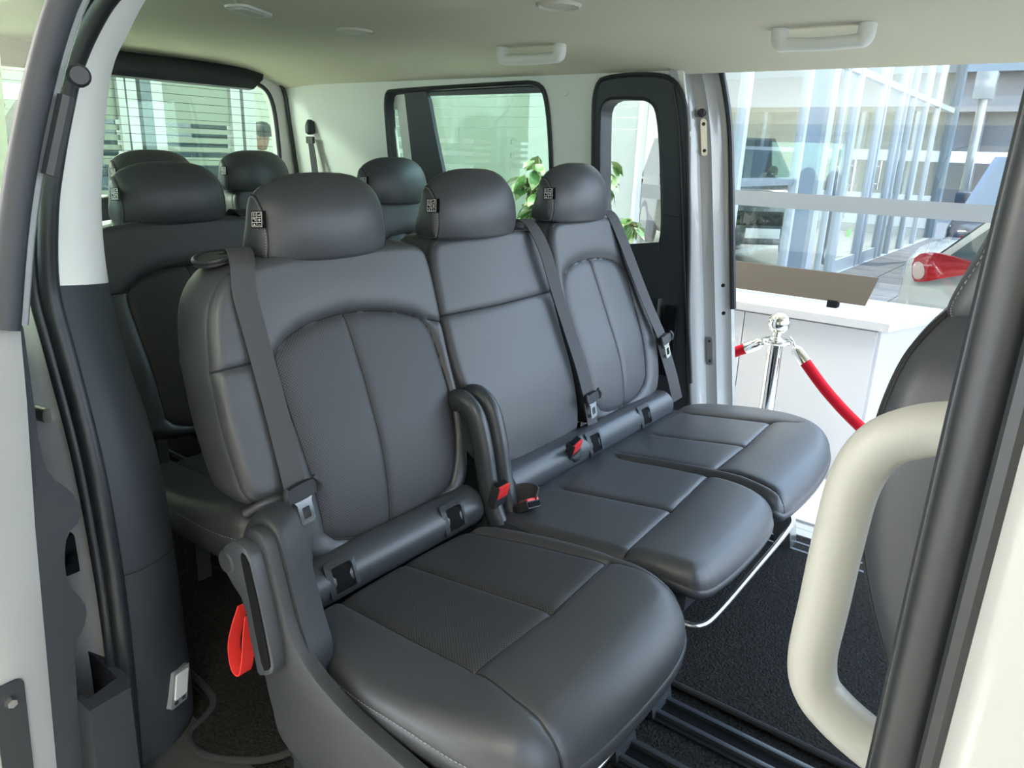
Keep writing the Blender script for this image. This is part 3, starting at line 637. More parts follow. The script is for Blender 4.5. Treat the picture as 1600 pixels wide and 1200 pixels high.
HR_PROF = [(-0.010, -0.002), (0.003, 0.014), (0.007, 0.050), (0.002, 0.090), (-0.014, 0.126), (-0.038, 0.152), (-0.060, 0.162), (-0.077, 0.154), (-0.090, 0.124), (-0.103, 0.080), (-0.115, 0.036), (-0.117, 0.012), (-0.104, 0.000), (-0.06, -0.005)]
def headrest(root, yc, z0, x0=-1.158, hw=0.146, sc=1.0, dx=0, tagged=True, tw=0.0):
    P = np.array(spline(HR_PROF, 5, True)); n = len(P); rings = []
    ks = [-1, -0.985, -0.95, -0.9, -0.82, -0.7, -0.55, -0.35, -0.15, 0, 0.15, 0.35, 0.55, 0.7, 0.82, 0.9, 0.95, 0.985, 1]
    cx, cz = -0.055, 0.06
    def sec(k, shrink=1.0):
        a = abs(k); zs = 1-0.25*a**3.0; xs = 1-0.05*a**4; ed = 1-0.045*max(0, (a-0.9)/0.1)**2
        x = x0+dx+cx+(P[:, 0]-cx)*xs*ed*shrink*sc - 0.034*a**2.4*np.clip((P[:, 0]+0.10)/0.10, 0, 1.05)
        z = z0+sc*(cz*zs*0.55+0.0+(P[:, 1]-cz*0.55)*zs*ed*shrink) + 0.004*a*a
        return [(x[i], yc+k*hw, z[i]) for i in range(n)]
    mb = MB(); mb.loft([sec(k) for k in ks], caps=False)
    hr = mb.go('headrest', 'leather', root, smooth=60)
    st = MB(); o = None
    for sgn in (-1, 1):
        ring0 = np.array(sec(sgn)); c = ring0.mean(0); R = []
        for sh, bul in ((1.0, 0.0), (0.97, 0.003), (0.85, 0.008), (0.6, 0.012), (0.3, 0.014), (0.02, 0.0145)):
            q = c+(ring0-c)*sh; q[:, 1] = ring0[:, 1]+sgn*bul; R.append([tuple(p) for p in q])
        mb = MB(); mb.loft(R, caps=False); mb.f.append(tuple((len(R)-1)*n+i for i in range(n)))
        mb.go('side_panel', 'leather', hr, smooth=60)
        MB().tube([tuple(p) for p in ring0+np.array([0, sgn*0.0004, 0])], 0.0013, n=5, closed=True).go('seam', 'seam', hr)
        if sgn < 0:
            q = c+(ring0-c)*0.955; q[:, 1] = ring0[:, 1]-0.0045
            cum = 0
            for i in range(n):
                a, b_ = q[i], q[(i+1) % n]; Ls = np.linalg.norm(b_-a)
                m = max(1, int(Ls/0.0075))
                for j in range(m):
                    st.tube([a+(b_-a)*(j/m), a+(b_-a)*((j+0.55)/m)], 0.0008, n=4)
    st.go('stitching', 'thread', hr, kind='stuff')
    # two chrome posts into the seat top
    for s in (-0.055, 0.055):
        MB().tube([(x0+dx-0.062, yc+s, z0+0.03), (x0+dx-0.062, yc+s, z0-0.10)], 0.007, n=10).go('post', 'steel', hr)
    if tagged:
        # small woven care tag sewn into the near side seam
        ty = yc-hw*1.0-0.009; tx = x0+dx-0.034; tz = z0+0.075*sc+0.005
        ax = Vector((-0.80, -0.18, -0.06)).normalized(); az = Vector((-0.10, 0.12, 0.98)).normalized(); nn = ax.cross(az).normalized()
        if nn.y > 0: nn = -nn
        o0 = Vector((tx, ty, tz)); w, h = 0.028, 0.031
        def q(u, v, d_=0.0): return o0+ax*(u*w)+az*(v*h)+nn*d_
        def slab(mb, u0, u1, v0, v1, d0, d1):
            vs = [q(u, v, dd) for dd in (d0, d1) for u, v in ((u0, v0), (u1, v0), (u1, v1), (u0, v1))]
            mb.add(vs, [(0, 1, 2, 3), (7, 6, 5, 4), (0, 4, 5, 1), (1, 5, 6, 2), (2, 6, 7, 3), (3, 7, 4, 0)])
        mb = MB(); slab(mb, -0.25, 1, -0.5, 0.5, 0.0, 0.0012); t = mb.go('fabric_tag', 'black', hr)
        mb = MB(); e0, e1 = 0.0012, 0.0015
        for u0, u1, v0, v1 in ((0.05, 0.93, 0.40, 0.44), (0.05, 0.93, -0.44, -0.40), (0.05, 0.09, -0.44, 0.44), (0.89, 0.93, -0.44, 0.44), (0.47, 0.51, -0.44, 0.44),
                               (0.05, 0.93, 0.10, 0.14), (0.05, 0.93, -0.19, -0.15), (0.16, 0.40, 0.22, 0.27), (0.16, 0.21, 0.22, 0.36), (0.60, 0.66, 0.18, 0.36), (0.76, 0.82, 0.18, 0.36),
                               (0.16, 0.40, -0.05, 0.0), (0.26, 0.31, -0.12, 0.06), (0.60, 0.82, 0.01, 0.06), (0.60, 0.66, -0.1, 0.06), (0.16, 0.40, -0.34, -0.30), (0.58, 0.84, -0.36, -0.33), (0.66, 0.76, -0.33, -0.25)):
            slab(mb, u0, u1, v0, v1, e0, e1)
        mb.go('tag_print', 'white', t)
    return hr

def cushion(root, out, ctr, half, insert, seams, stitch=(), dx=0, dy=0, dz=0, perf=True, side=None, hi=True, Rf=None, fr_=0.055):
    ip = np.array(insert)
    def add(a, b_):
        P = np.stack([a, b_], 1); D, _ = seg_dist(P, ip, np.roll(ip, -1, 0)); ins = in_poly(P, ip)
        h = np.where(ins, 0.0, 0.010*(1-np.exp(-D/0.02)))
        # waterfall front
        f = np.clip((b_+0.56)/0.16, 0, 1.2); return h-0.030*f*f*f
    sm = list(seams)
    pd = Pad(out, ctr, half, Rf or (lambda p: 0.018+0.010*np.clip((p[1]+0.92)/0.1, 0, 1)+(fr_-0.028)*(lambda t: t*t*(3-2*t))(np.clip((p[1]+0.66)/0.22, 0, 1))), cush_map(dx, dy, dz), add, sm, g=0.007, step=0.009 if hi else 0.02)
    reg = lambda C: in_poly(C, ip).astype(int)
    base = link_empty_part(root, 'cushion', pd, ['top_cover', 'perforated_insert' if perf else 'insert_panel'], ['leather', 'perf' if perf else 'leather'], reg,
                           side or [(0.001, -0.003), (0.003, -0.010), (0.002, -0.03), (-0.004, -0.055), (-0.02, -0.075)],
                           extra=[np.vstack([ip, ip[:1]])])
    for q in sm: pd.seam_tube(MB(), q).go('seam', 'seam', base)
    if len(stitch):
        mb = MB()
        for q in stitch: pd.stitches(mb, q, edge=True, off=0.001)
        mb.go('stitching', 'thread', base, kind='stuff')
    return base, pd

# outlines (Y, z) of the three back rests and (Y, x) of the three cushions
B_NEAR = chaikin([(0.735, 0.365), (0.95, 0.358), (1.165, 0.362), (1.205, 0.40), (1.222, 0.55), (1.234, 0.74), (1.238, 0.86), (1.222, 0.918), (1.10, 0.922),
                  (0.95, 0.922), (0.80, 0.918), (0.725, 0.90), (0.682, 0.85), (0.662, 0.78), (0.650, 0.70), (0.645, 0.60), (0.650, 0.518), (0.715, 0.512), (0.735, 0.45)], 2)
I_NEAR = chaikin([(0.790, 0.372), (0.786, 0.50), (0.779, 0.66), (0.776, 0.745), (0.823, 0.778), (0.904, 0.796), (1.003, 0.797), (1.10, 0.782), (1.190, 0.755), (1.204, 0.66),
                  (1.198, 0.54), (1.170, 0.43), (1.13, 0.375)], 2)
S_NEAR = [[(0.962, 0.795), (0.968, 0.66), (0.962, 0.52), (0.95, 0.372)], [(0.655, 0.741), (0.778, 0.744)], [(1.190, 0.752), (1.23, 0.74)]]
B_MID = chaikin([(1.325, 0.365), (1.50, 0.358), (1.67, 0.362), (1.697, 0.39), (1.700, 0.55), (1.700, 0.74), (1.698, 0.86), (1.685, 0.922), (1.60, 0.928), (1.46, 0.930),
                 (1.31, 0.926), (1.262, 0.918), (1.247, 0.86), (1.243, 0.72), (1.243, 0.575), (1.285, 0.560), (1.312, 0.47)], 2)
S_MID = [[(1.243, 0.752), (1.45, 0.750), (1.70, 0.756)]]
B_FAR = chaikin([(1.765, 0.372), (1.95, 0.362), (2.12, 0.366), (2.165, 0.39), (2.185, 0.48), (2.190, 0.62), (2.185, 0.75), (2.15, 0.86), (2.105, 0.925), (2.04, 0.94),
                 (1.90, 0.942), (1.78, 0.940), (1.735, 0.925), (1.722, 0.86), (1.725, 0.70), (1.735, 0.52), (1.745, 0.40)], 2)
I_FAR = chaikin([(1.79, 0.38), (1.775, 0.50), (1.755, 0.66), (1.750, 0.78), (1.805, 0.815), (1.915, 0.825), (2.04, 0.812), (2.110, 0.778), (2.125, 0.67), (2.115, 0.54), (2.085, 0.39)], 2)
S_FAR = [[(1.915, 0.82), (1.935, 0.68), (1.945, 0.52), (1.94, 0.38)]]

C_NEAR = chaikin([(0.675, -0.955), (0.632, -0.86), (0.598, -0.74), (0.590, -0.6), (0.600, -0.48), (0.640, -0.415), (0.74, -0.395), (0.90, -0.388), (1.04, -0.392), (1.11, -0.42),
                  (1.158, -0.49), (1.175, -0.60), (1.183, -0.78), (1.165, -0.90), (1.135, -0.96), (0.90, -0.965)], 2)
CI_NEAR = [(0.762, -0.955), (0.741, -0.75), (0.728, -0.598), (0.93, -0.592), (1.138, -0.605), (1.135, -0.78), (1.118, -0.955)]
CS_NEAR = [[(0.762, -0.955), (0.741, -0.75), (0.728, -0.598), (0.700, -0.50), (0.690, -0.44), (0.690, -0.405)], [(0.728, -0.598), (0.93, -0.592), (1.138, -0.605)], [(1.118, -0.955), (1.135, -0.78), (1.138, -0.605), (1.130, -0.50), (1.105, -0.425)],
           [(0.935, -0.955), (0.93, -0.592)]]
C_MID = chaikin([(1.235, -0.965), (1.205, -0.90), (1.195, -0.78), (1.185, -0.60), (1.172, -0.48), (1.185, -0.425), (1.30, -0.412), (1.45, -0.41), (1.57, -0.418), (1.612, -0.45),
                 (1.655, -0.54), (1.690, -0.68), (1.700, -0.80), (1.700, -0.965), (1.45, -0.97)], 2)
CI_MID = [(1.235, -0.96), (1.205, -0.90), (1.197, -0.78), (1.193, -0.596), (1.43, -0.608), (1.652, -0.622), (1.69, -0.72), (1.694, -0.96)]
CS_MID = [[(1.193, -0.596), (1.43, -0.608), (1.662, -0.625)], [(1.432, -0.96), (1.43, -0.608)]]
C_FAR = chaikin([(1.705, -0.965), (1.706, -0.80), (1.697, -0.68), (1.662, -0.54), (1.618, -0.45), (1.63, -0.415), (1.75, -0.408), (1.90, -0.408), (2.06, -0.425), (2.18, -0.475),
                 (2.27, -0.56), (2.315, -0.68), (2.325, -0.80), (2.305, -0.90), (2.255, -0.965), (1.95, -0.975)], 2)
CI_FAR = [(1.735, -0.96), (1.735, -0.80), (1.728, -0.626), (1.94, -0.628), (2.183, -0.640), (2.188, -0.80), (2.188, -0.96)]
CS_FAR = [[(1.735, -0.96), (1.735, -0.78), (1.722, -0.66), (1.69, -0.545), (1.65, -0.45), (1.64, -0.42)], [(1.728, -0.626), (1.94, -0.628), (2.183, -0.640)], [(1.933, -0.96), (1.937, -0.628)], [(2.188, -0.96), (2.188, -0.80), (2.183, -0.640), (2.19, -0.56)]]

def shoulder_stitch(out, ctr, z_from, inset=0.004, side=None):
    """stitch line just inside the outline, for outline points above z_from"""
    P = np.array(out); keep = P[:, 1] > z_from
    if side is not None: keep &= (P[:, 0] < side)
    n = len(P); k = next(i for i in range(n) if keep[i] and not keep[i-1]); L = []
    while keep[k % n] and len(L) < n:
        q = P[k % n]; v = np.array(ctr)-q; L.append(q+v/np.linalg.norm(v)*inset); k += 1
    return np.array(L)

def line_of(out, cond, grow=1.006):
    c = np.array(out).mean(0); P = [tuple(c+(np.array(p)-c)*grow) for p in out]; n = len(P); k = next(i for i in range(n) if cond(P[i]) and not cond(P[i-1])); L = []
    while cond(P[k % n]) and len(L) < n: L.append(P[k % n]); k += 1
    return np.array(L)
def hinge_tube(root, y0, y1, bez, dx=0):
    t = MB().tube([(-1.000+dx, y0, 0.340), (-1.000+dx, y0+0.006, 0.340), (-1.000+dx, y1-0.006, 0.340), (-1.000+dx, y1, 0.340)], [0.040, 0.047, 0.047, 0.040], n=28).go('hinge_cover', 'tubeplastic', root)
    for yc in bez:
        # child seat anchor bezel, wrapped on the tube
        A0, A1 = math.radians(-28), math.radians(62); w = 0.036
        A0, A1 = math.radians(-22), math.radians(66); Am = (A0+A1)/2; R0 = 0.047; hv = (A1-A0)/2*R0
        oo = rrect(-w, w, -hv, hv, 0.012, 4); ii = rrect(-w*0.66, w*0.66, -hv*0.72, hv*0.62, 0.006, 4)
        mp = lambda u, v, r: (-1.000+dx+r*math.cos(Am+v/R0), yc+u, 0.340+r*math.sin(Am+v/R0))
        rr = [[mp(p[0], p[1], 0.045) for p in oo], [mp(p[0], p[1], 0.0500) for p in oo], [mp(p[0]*0.97, p[1]*0.97, 0.0520) for p in oo], [mp(p[0], p[1], 0.0530) for p in ii], [mp(p[0], p[1], 0.0478) for p in ii]]
        MB().loft(rr, caps=False).go('anchor_bezel', 'plastic', t)
        rr = [[mp(p[0], p[1], 0.0474) for p in ii], [mp(p[0], p[1], 0.0484) for p in ii], [mp(p[0]*0.5, p[1]*0.5, 0.0488) for p in ii]]
        MB().loft(rr).go('anchor_opening', 'black', t)
    return t

def tongue(root, c, down, wide, nrm, s=1.0):
    """belt tongue: dark plastic head with a steel blade"""
    c = Vector(c); dn = Vector(down).normalized(); w = Vector(wide); w = (w-dn*w.dot(dn)).normalized(); n = dn.cross(w)
    if n.dot(Vector(nrm)) < 0: n = -n
    def prism(mb, poly, d0, d1):
        mb.panel(poly, [], d1-d0, lambda u, v, k: tuple(c+w*(u*s)+dn*(v*s)+n*((d0+k)*s)))
    mb = MB(); head = chaikin([(-0.033, -0.012), (0.033, -0.012), (0.036, 0.004), (0.028, 0.018), (-0.028, 0.018), (-0.036, 0.004)], 2)
    prism(mb, head, -0.004, 0.008); h = mb.go('belt_tongue', 'plastic', root)
    mb = MB(); bl = [(-0.022, 0.014), (0.022, 0.014), (0.0155, 0.026), (0.0155, 0.062), (0.012, 0.066), (-0.012, 0.066), (-0.0155, 0.062), (-0.0155, 0.026)]
    hole = rrect(-0.008, 0.008, 0.034, 0.056, 0.002, 2)
    mb.panel(bl, [hole], 0.003, lambda u, v, k: tuple(c+w*(u*s)+dn*(v*s)+n*((0.001+k)*s))); mb.go('steel_blade', 'chrome', h)
    for sg in (-1, 1):
        MB().tube(spline([c+w*(sg*0.030*s)-dn*0.014*s+n*0.006*s, c+w*(sg*0.037*s)+n*0.010*s, c+w*(sg*0.032*s)+dn*0.016*s+n*0.006*s], 4), 0.005*s, n=8).go('slot_guide', 'plastic', h)
    return h
def belt(root, path, wdir, width=0.046, name='seat_belt'):
    return MB().ribbon(spline(path, 8), wdir, width, 0.0022).go(name, 'web', root, smooth=50)
def buckle(root, c, up_, side_, front, label=None):
    c = Vector(c); u = Vector(up_).normalized(); w = Vector(side_); w = (w-u*w.dot(u)).normalized(); n = u.cross(w)
    if n.dot(Vector(front)) < 0: n = -n; w = -w
    Mx = Matrix(((w.x, n.x, u.x, c.x), (w.y, n.y, u.y, c.y), (w.z, n.z, u.z, c.z), (0, 0, 0, 1)))
    hd = MB().box(-0.021, 0.021, -0.011, 0.011, -0.058, 0.0, 0.004, Mx).go('buckle', 'plastic', root)
    MB().box(-0.018, 0.018, 0.006, 0.0125, -0.030, 0.002, 0.002, Mx).go('red_button', 'red', hd)
    MB().box(-0.018, 0.018, -0.008, 0.004, -0.001, 0.0025, 0.001, Mx).go('buckle_slot', 'black', hd)
    return hd

# ---- near single seat of the second row
seat1 = empty('car_seat', (-0.75, 0.92, 0.0), 'dark grey leather single seat nearest the open door, red strap on its side shield', 'car seat')
bk1, pd1 = backrest(seat1, B_NEAR, (0.94, 0.65), (0.29, 0.28), I_NEAR, S_NEAR, [shoulder_stitch(B_NEAR, (0.94, 0.65), 0.50, 0.005, 1.23)])
cu1, pc1 = cushion(seat1, C_NEAR, (0.89, -0.68), (0.30, 0.29), CI_NEAR, CS_NEAR,
                   [line_of(C_NEAR, lambda p: p[0] < 0.69 and p[1] > -0.93)], side=[(0.002, -0.003), (0.003, -0.010), (0.001, -0.025), (-0.008, -0.045), (-0.03, -0.060)])
headrest(seat1, 0.968, 0.908)
hinge_tube(seat1, 0.70, 1.185, (0.775, 1.085))
# side shield with rim, lever bar and red strap
def xz_plate(name, poly, y0, y1, m, parent, rim=0.0, bev=0.006):
    """plate cut from an X-Z outline between two Y planes, edges rounded on the near face"""
    P = np.array(poly); n = len(P); T = np.roll(P, -1, 0)-np.roll(P, 1, 0); T /= np.linalg.norm(T, axis=1)[:, None]+1e-12; N = np.stack([T[:, 1], -T[:, 0]], 1)
    A = 0.5*np.sum(P[:, 0]*np.roll(P[:, 1], -1)-np.roll(P[:, 0], -1)*P[:, 1]); N *= 1 if A > 0 else -1
    mb = MB(); rings = []
    for ins, y in ((0, y1), (0, y0+bev), (bev*0.3, y0+bev*0.3), (bev, y0)):
        rings.append([(p[0], y, p[1]) for p in P-N*ins])
    mb.loft(rings, caps=False); Q = P-N*bev
    for ring, base, rev in ((Q, 3*n, False), (P, 0, True)):
        for t in tessellate_polygon([[Vector((p[0], p[1], 0)) for p in ring]]): mb.f.append(tuple(base+k for k in (t if not rev else t[::-1])))
    return mb.go(name, m, parent)
SH = chaikin([(-0.951, 0.492), (-0.927, 0.553), (-0.898, 0.567), (-0.874, 0.558), (-0.862, 0.529), (-0.846, 0.475), (-0.826, 0.410), (-0.792, 0.368), (-0.731, 0.342), (-0.676, 0.328), (-0.56, 0.312), (-0.473, 0.300),
              (-0.444, 0.275), (-0.464, 0.215), (-0.60, 0.180), (-0.773, 0.170), (-0.869, 0.192), (-0.898, 0.260), (-0.913, 0.357), (-0.942, 0.444)], 2)
sh = xz_plate('side_shield', SH, 0.562, 0.586, 'plastic', seat1, bev=0.006)
HUMP = chaikin([(-0.990, 0.44), (-0.960, 0.545), (-0.915, 0.580), (-0.870, 0.575), (-0.848, 0.53), (-0.832, 0.47), (-0.812, 0.41), (-0.790, 0.36), (-0.80, 0.30), (-0.87, 0.20), (-0.93, 0.25), (-0.96, 0.36)], 2)
P_ = np.array(HUMP); c_ = P_.mean(0); rings_ = []
for y_, k_ in ((0.580, 0.955), (0.584, 0.985), (0.592, 1.0), (0.612, 1.015), (0.632, 1.0)): rings_.append([(c_[0]+(p[0]-c_[0])*k_-(y_-0.58)*0.35, y_, c_[1]+(p[1]-c_[1])*k_) for p in P_])
MB().loft(rings_).go('hinge_housing', 'plastic', sh, smooth=50)
xz_plate('shield_skirt', chaikin([(-0.90, 0.26), (-0.87, 0.215), (-0.775, 0.195), (-0.62, 0.20), (-0.48, 0.235), (-0.455, 0.20), (-0.60, 0.155), (-0.78, 0.140), (-0.885, 0.165), (-0.905, 0.21)], 2), 0.572, 0.60, 'plastic', sh, bev=0.006)
xz_plate('leg_cover', chaikin([(-0.895, 0.18), (-0.56, 0.18), (-0.60, 0.0), (-0.90, 0.0)], 1), 0.600, 0.70, 'plastic', seat1)
xz_plate('leg_recess', chaikin([(-0.84, 0.13), (-0.64, 0.13), (-0.66, 0.02), (-0.83, 0.02)], 1), 0.594, 0.63, 'trimdark', seat1, bev=0.004)
LV = chaikin([(-0.969, 0.500), (-0.947, 0.531), (-0.911, 0.548), (-0.885, 0.540), (-0.872, 0.503), (-0.858, 0.443), (-0.842, 0.375), (-0.840, 0.350), (-0.862, 0.332), (-0.886, 0.319), (-0.892, 0.345), (-0.900, 0.377), (-0.908, 0.444), (-0.944, 0.468)], 1)
lv = xz_plate('recline_lever', LV, 0.540, 0.566, 'tubeplastic', seat1, bev=0.005)
xz_plate('grip_pad', chaikin([(-0.903, 0.536), (-0.886, 0.532), (-0.876, 0.50), (-0.862, 0.443), (-0.847, 0.372), (-0.847, 0.353), (-0.866, 0.340), (-0.878, 0.40), (-0.888, 0.46), (-0.897, 0.50)], 1), 0.5365, 0.55, 'black', lv, bev=0.003)
MB().lathe([(0.0, 0.0), (0.017, 0.0), (0.020, -0.003), (0.020, -0.02), (0.0, -0.02)], (-0.946, 0.5375, 0.500), (0, -1, 0), 24).go('pivot_cap', 'plastic', lv)
MB().ribbon(spline([(-0.950, 0.566, 0.410), (-0.966, 0.560, 0.365), (-0.974, 0.556, 0.325), (-0.966, 0.554, 0.288), (-0.948, 0.555, 0.286), (-0.940, 0.558, 0.315), (-0.938, 0.562, 0.355), (-0.936, 0.568, 0.395)], 6), (0, 1, 0), 0.022, 0.0025).go('pull_strap', 'redstrap', seat1)
# dark fold of the seat cover above the hinge
MB().tube(spline([(-1.062, 0.648, 0.500), (-1.045, 0.672, 0.515), (-1.038, 0.700, 0.518), (-1.034, 0.722, 0.508)], 6), 0.008, n=10).go('cover_hem', 'leather', seat1)
# belt guide on the shoulder, belt, tongue
g = MB(); gp = chaikin([(-1.30, 0.715), (-1.27, 0.69), (-1.225, 0.695), (-1.212, 0.73), (-1.222, 0.80), (-1.25, 0.855), (-1.285, 0.86), (-1.305, 0.80)], 2)
gp = [(u, v) for u, v in gp]
def gmap(u, v, w): return (u, v+0.022, 0.914+(u+1.195)*0.02-max(0, 0.735-v)*0.25+w)
slot = [(-1.262, 0.735), (-1.250, 0.735), (-1.256, 0.815), (-1.268, 0.815)]
g.panel(gp, [slot], 0.010, gmap); gd = g.go('belt_guide', 'plastic', seat1)
MB().tube([gmap(p[0], p[1], 0.009) for p in gp], 0.0045, n=8, closed=True).go('guide_rim', 'plastic', gd)
bl = [(-1.262, 0.794, 0.895), (-1.252, 0.792, 0.928), (-1.218, 0.777, 0.932), (-1.178, 0.755, 0.915), (-1.158, 0.742, 0.866), (-1.138, 0.742, 0.808), (-1.110, 0.742, 0.730), (-1.080, 0.740, 0.653), (-1.047, 0.735, 0.577), (-1.026, 0.731, 0.530)]
be = belt(seat1, bl, (0.05, 1, 0))
belt(seat1, [(-1.026, 0.731, 0.530), (-1.022, 0.735, 0.49), (-1.004, 0.718, 0.44), (-0.992, 0.705, 0.38), (-0.980, 0.697, 0.32), (-0.955, 0.690, 0.25)], [(0.0, 1, 0)]*20+[(0.25, 1, 0)]*21, 0.048)
tongue(seat1, (-1.020, 0.735, 0.530), (0.15, 0.12, -1), (0.0, 1, 0.10), (1, 0, 0), 1.0)
# hinge arm, buckles on the aisle side
def arm(root, y, w, x_off=0.0, name='hinge_arm'):
    pth = spline([(-1.085, y, 0.560), (-1.050+x_off, y, 0.575), (-1.010+x_off, y, 0.548), (-0.985+x_off, y, 0.480), (-0.968+x_off, y, 0.40), (-0.950+x_off, y, 0.34), (-0.93+x_off, y, 0.30)], 6)
    return MB().tube(pth, 0.026, n=12, sx=w/0.026, upv=(1, 0, 0)).go(name, 'tubeplastic', root)
arm(seat1, 1.208, 0.020)
buckle(seat1, (-0.925, 1.205, 0.405), (0.25, 0.0, 1), (0, 1, 0), (1, -0.9, 0.2))
# pan, legs, bar
MB().box(-1.02, -0.47, 0.645, 1.17, 0.225, 0.296, 0.015).go('seat_pan', 'black', seat1)
def leg(root, y0, y1, m='plastic', x=-0.52, top=0.26):
    Mx = Matrix(((1, 0, -0.18, x), (0, 1, 0, 0), (0, 0, 1, 0), (0, 0, 0, 1)))
    l = MB().box(-0.03, 0.022, y0, y1, 0.0, top, 0.006, Mx).go('leg', m, root)
    MB().box(0.0225, 0.0245, y0+0.03, y1-0.012, top*0.78, top*0.79, 0.0, Mx).go('clip_slot', 'black', l)
    return l
leg(seat1, 1.045, 1.125); leg(seat1, 0.66, 0.73, top=0.24)
MB().tube(spline([(-0.60, 0.955, 0.20), (-0.53, 0.958, 0.215), (-0.462, 0.955, 0.215), (-0.446, 0.945, 0.190), (-0.446, 0.90, 0.172), (-0.448, 0.82, 0.168), (-0.448, 0.70, 0.168), (-0.46, 0.665, 0.17), (-0.55, 0.66, 0.18)], 5), 0.0065, n=10).go('slide_bar', 'steel', seat1)

# ---- double seat on the far side
seat2 = empty('double_car_seat', (-0.75, 1.72, 0.0), 'dark grey leather double bench seat between single seat and far doorway', 'car seat')
backrest(seat2, B_MID, (1.47, 0.65), (0.23, 0.28), None, S_MID, [shoulder_stitch(B_MID, (1.47, 0.65), 0.905, 0.005)])
backrest(seat2, B_FAR, (1.955, 0.66), (0.23, 0.28), I_FAR, S_FAR, [shoulder_stitch(B_FAR, (1.955, 0.66), 0.92, 0.005)], perf=False)
CSD = [(0.001, -0.002), (0.003, -0.006), (0.002, -0.014), (-0.004, -0.022), (-0.02, -0.028)]
cushion(seat2, C_MID, (1.44, -0.70), (0.26, 0.28), CI_MID, CS_MID, perf=False, side=CSD, fr_=0.038)
cushion(seat2, C_FAR, (1.97, -0.70), (0.30, 0.28), CI_FAR, CS_FAR, perf=False, side=CSD, fr_=0.038)
headrest(seat2, 1.430, 0.918); headrest(seat2, 1.898, 0.936, hw=0.144)
hinge_tube(seat2, 1.30, 2.165, (1.672, 1.972))
arm(seat2, 1.262, 0.022)
buckle(seat2, (-0.875, 1.265, 0.352), (0.72, -0.05, 0.55), (0.3, 0.9, 0), (0.5, -0.2, 0.8))
MB().ribbon(spline([(-0.965, 1.235, 0.35), (-0.945, 1.30, 0.345), (-0.90, 1.305, 0.352), (-0.88, 1.275, 0.345)], 5), (0.2, 0.1, 1), 0.045, 0.003).go('elastic_loop', 'web', seat2)
MB().ribbon(spline([(-1.045, 1.245, 0.575), (-1.036, 1.283, 0.560), (-1.030, 1.300, 0.50), (-1.022, 1.318, 0.42)], 6), (1, 0.25, 0), 0.03, 0.004).go('cover_flap', 'leather', seat2)
belt(seat2, [(-1.245, 1.655, 0.915), (-1.232, 1.650, 0.945), (-1.205, 1.645, 0.945), (-1.176, 1.648, 0.918), (-1.150, 1.662, 0.862), (-1.122, 1.678, 0.769), (-1.084, 1.692, 0.665), (-1.040, 1.700, 0.560), (-1.015, 1.712, 0.475)], (0.1, 1, 0), 0.046)
belt(seat2, [(-1.015, 1.712, 0.475), (-1.012, 1.722, 0.43), (-1.000, 1.725, 0.38), (-0.99, 1.725, 0.34)], (0.1, 1, 0), 0.044)
tongue(seat2, (-1.006, 1.714, 0.472), (0.12, 0.12, -1), (0.0, 1, 0.1), (1, 0, 0), 0.95)
belt(seat2, [(-1.245, 2.045, 0.92), (-1.225, 2.050, 0.953), (-1.185, 2.062, 0.945), (-1.150, 2.085, 0.870), (-1.112, 2.118, 0.765), (-1.072, 2.150, 0.660), (-1.030, 2.178, 0.565)], (0.12, 1, 0), 0.048)
belt(seat2, [(-1.030, 2.178, 0.565), (-1.018, 2.192, 0.51), (-0.995, 2.212, 0.43), (-0.975, 2.235, 0.34)], (0.35, 1, 0), 0.046)
tongue(seat2, (-1.020, 2.184, 0.556), (0.2, 0.18, -1), (0.0, 1, 0.1), (1, -0.2, 0), 1.0)
buckle(seat2, (-0.945, 1.545, 0.402), (0.35, -0.25, 0.9), (0, 1, 0.2), (1, -0.4, 0.3))
MB().lathe([(0.0, 0.0), (0.022, 0.0), (0.028, -0.004), (0.030, -0.010), (0.0, -0.010)], (-0.956, 1.567, 0.366), (0.9, -0.1, 0.45), 20).go('buckle_boot', 'rubber', seat2)
MB().box(-1.02, -0.462, 1.20, 2.20, 0.278, 0.318, 0.010).go('seat_pan', 'tubeplastic', seat2)
MB().box(-0.90, -0.55, 1.24, 2.12, 0.17, 0.28, 0.02).go('slide_frame', 'black', seat2)
MB().tube(spline([(-0.475, 1.37, 0.245), (-0.472, 1.40, 0.255), (-0.470, 1.45, 0.262)], 4), 0.006, n=8).go('release_tab', 'lens', seat2)
MB().tube(spline([(-0.52, 1.62, 0.21), (-0.505, 1.66, 0.215), (-0.50, 1.72, 0.215)], 4), 0.008, n=8).go('release_tab', 'plastic', seat2)
leg(seat2, 1.195, 1.285); lf = leg(seat2, 2.09, 2.15, 'steel', top=0.24)
MB().tube(spline([(-0.66, 1.385, 0.16), (-0.58, 1.380, 0.135), (-0.53, 1.385, 0.122), (-0.500, 1.405, 0.12), (-0.489, 1.47, 0.12), (-0.489, 1.70, 0.12), (-0.492, 1.97, 0.12), (-0.502, 2.055, 0.122), (-0.545, 2.085, 0.135), (-0.62, 2.09, 0.17)], 6), 0.0075, n=10).go('slide_bar', 'steel', seat2)

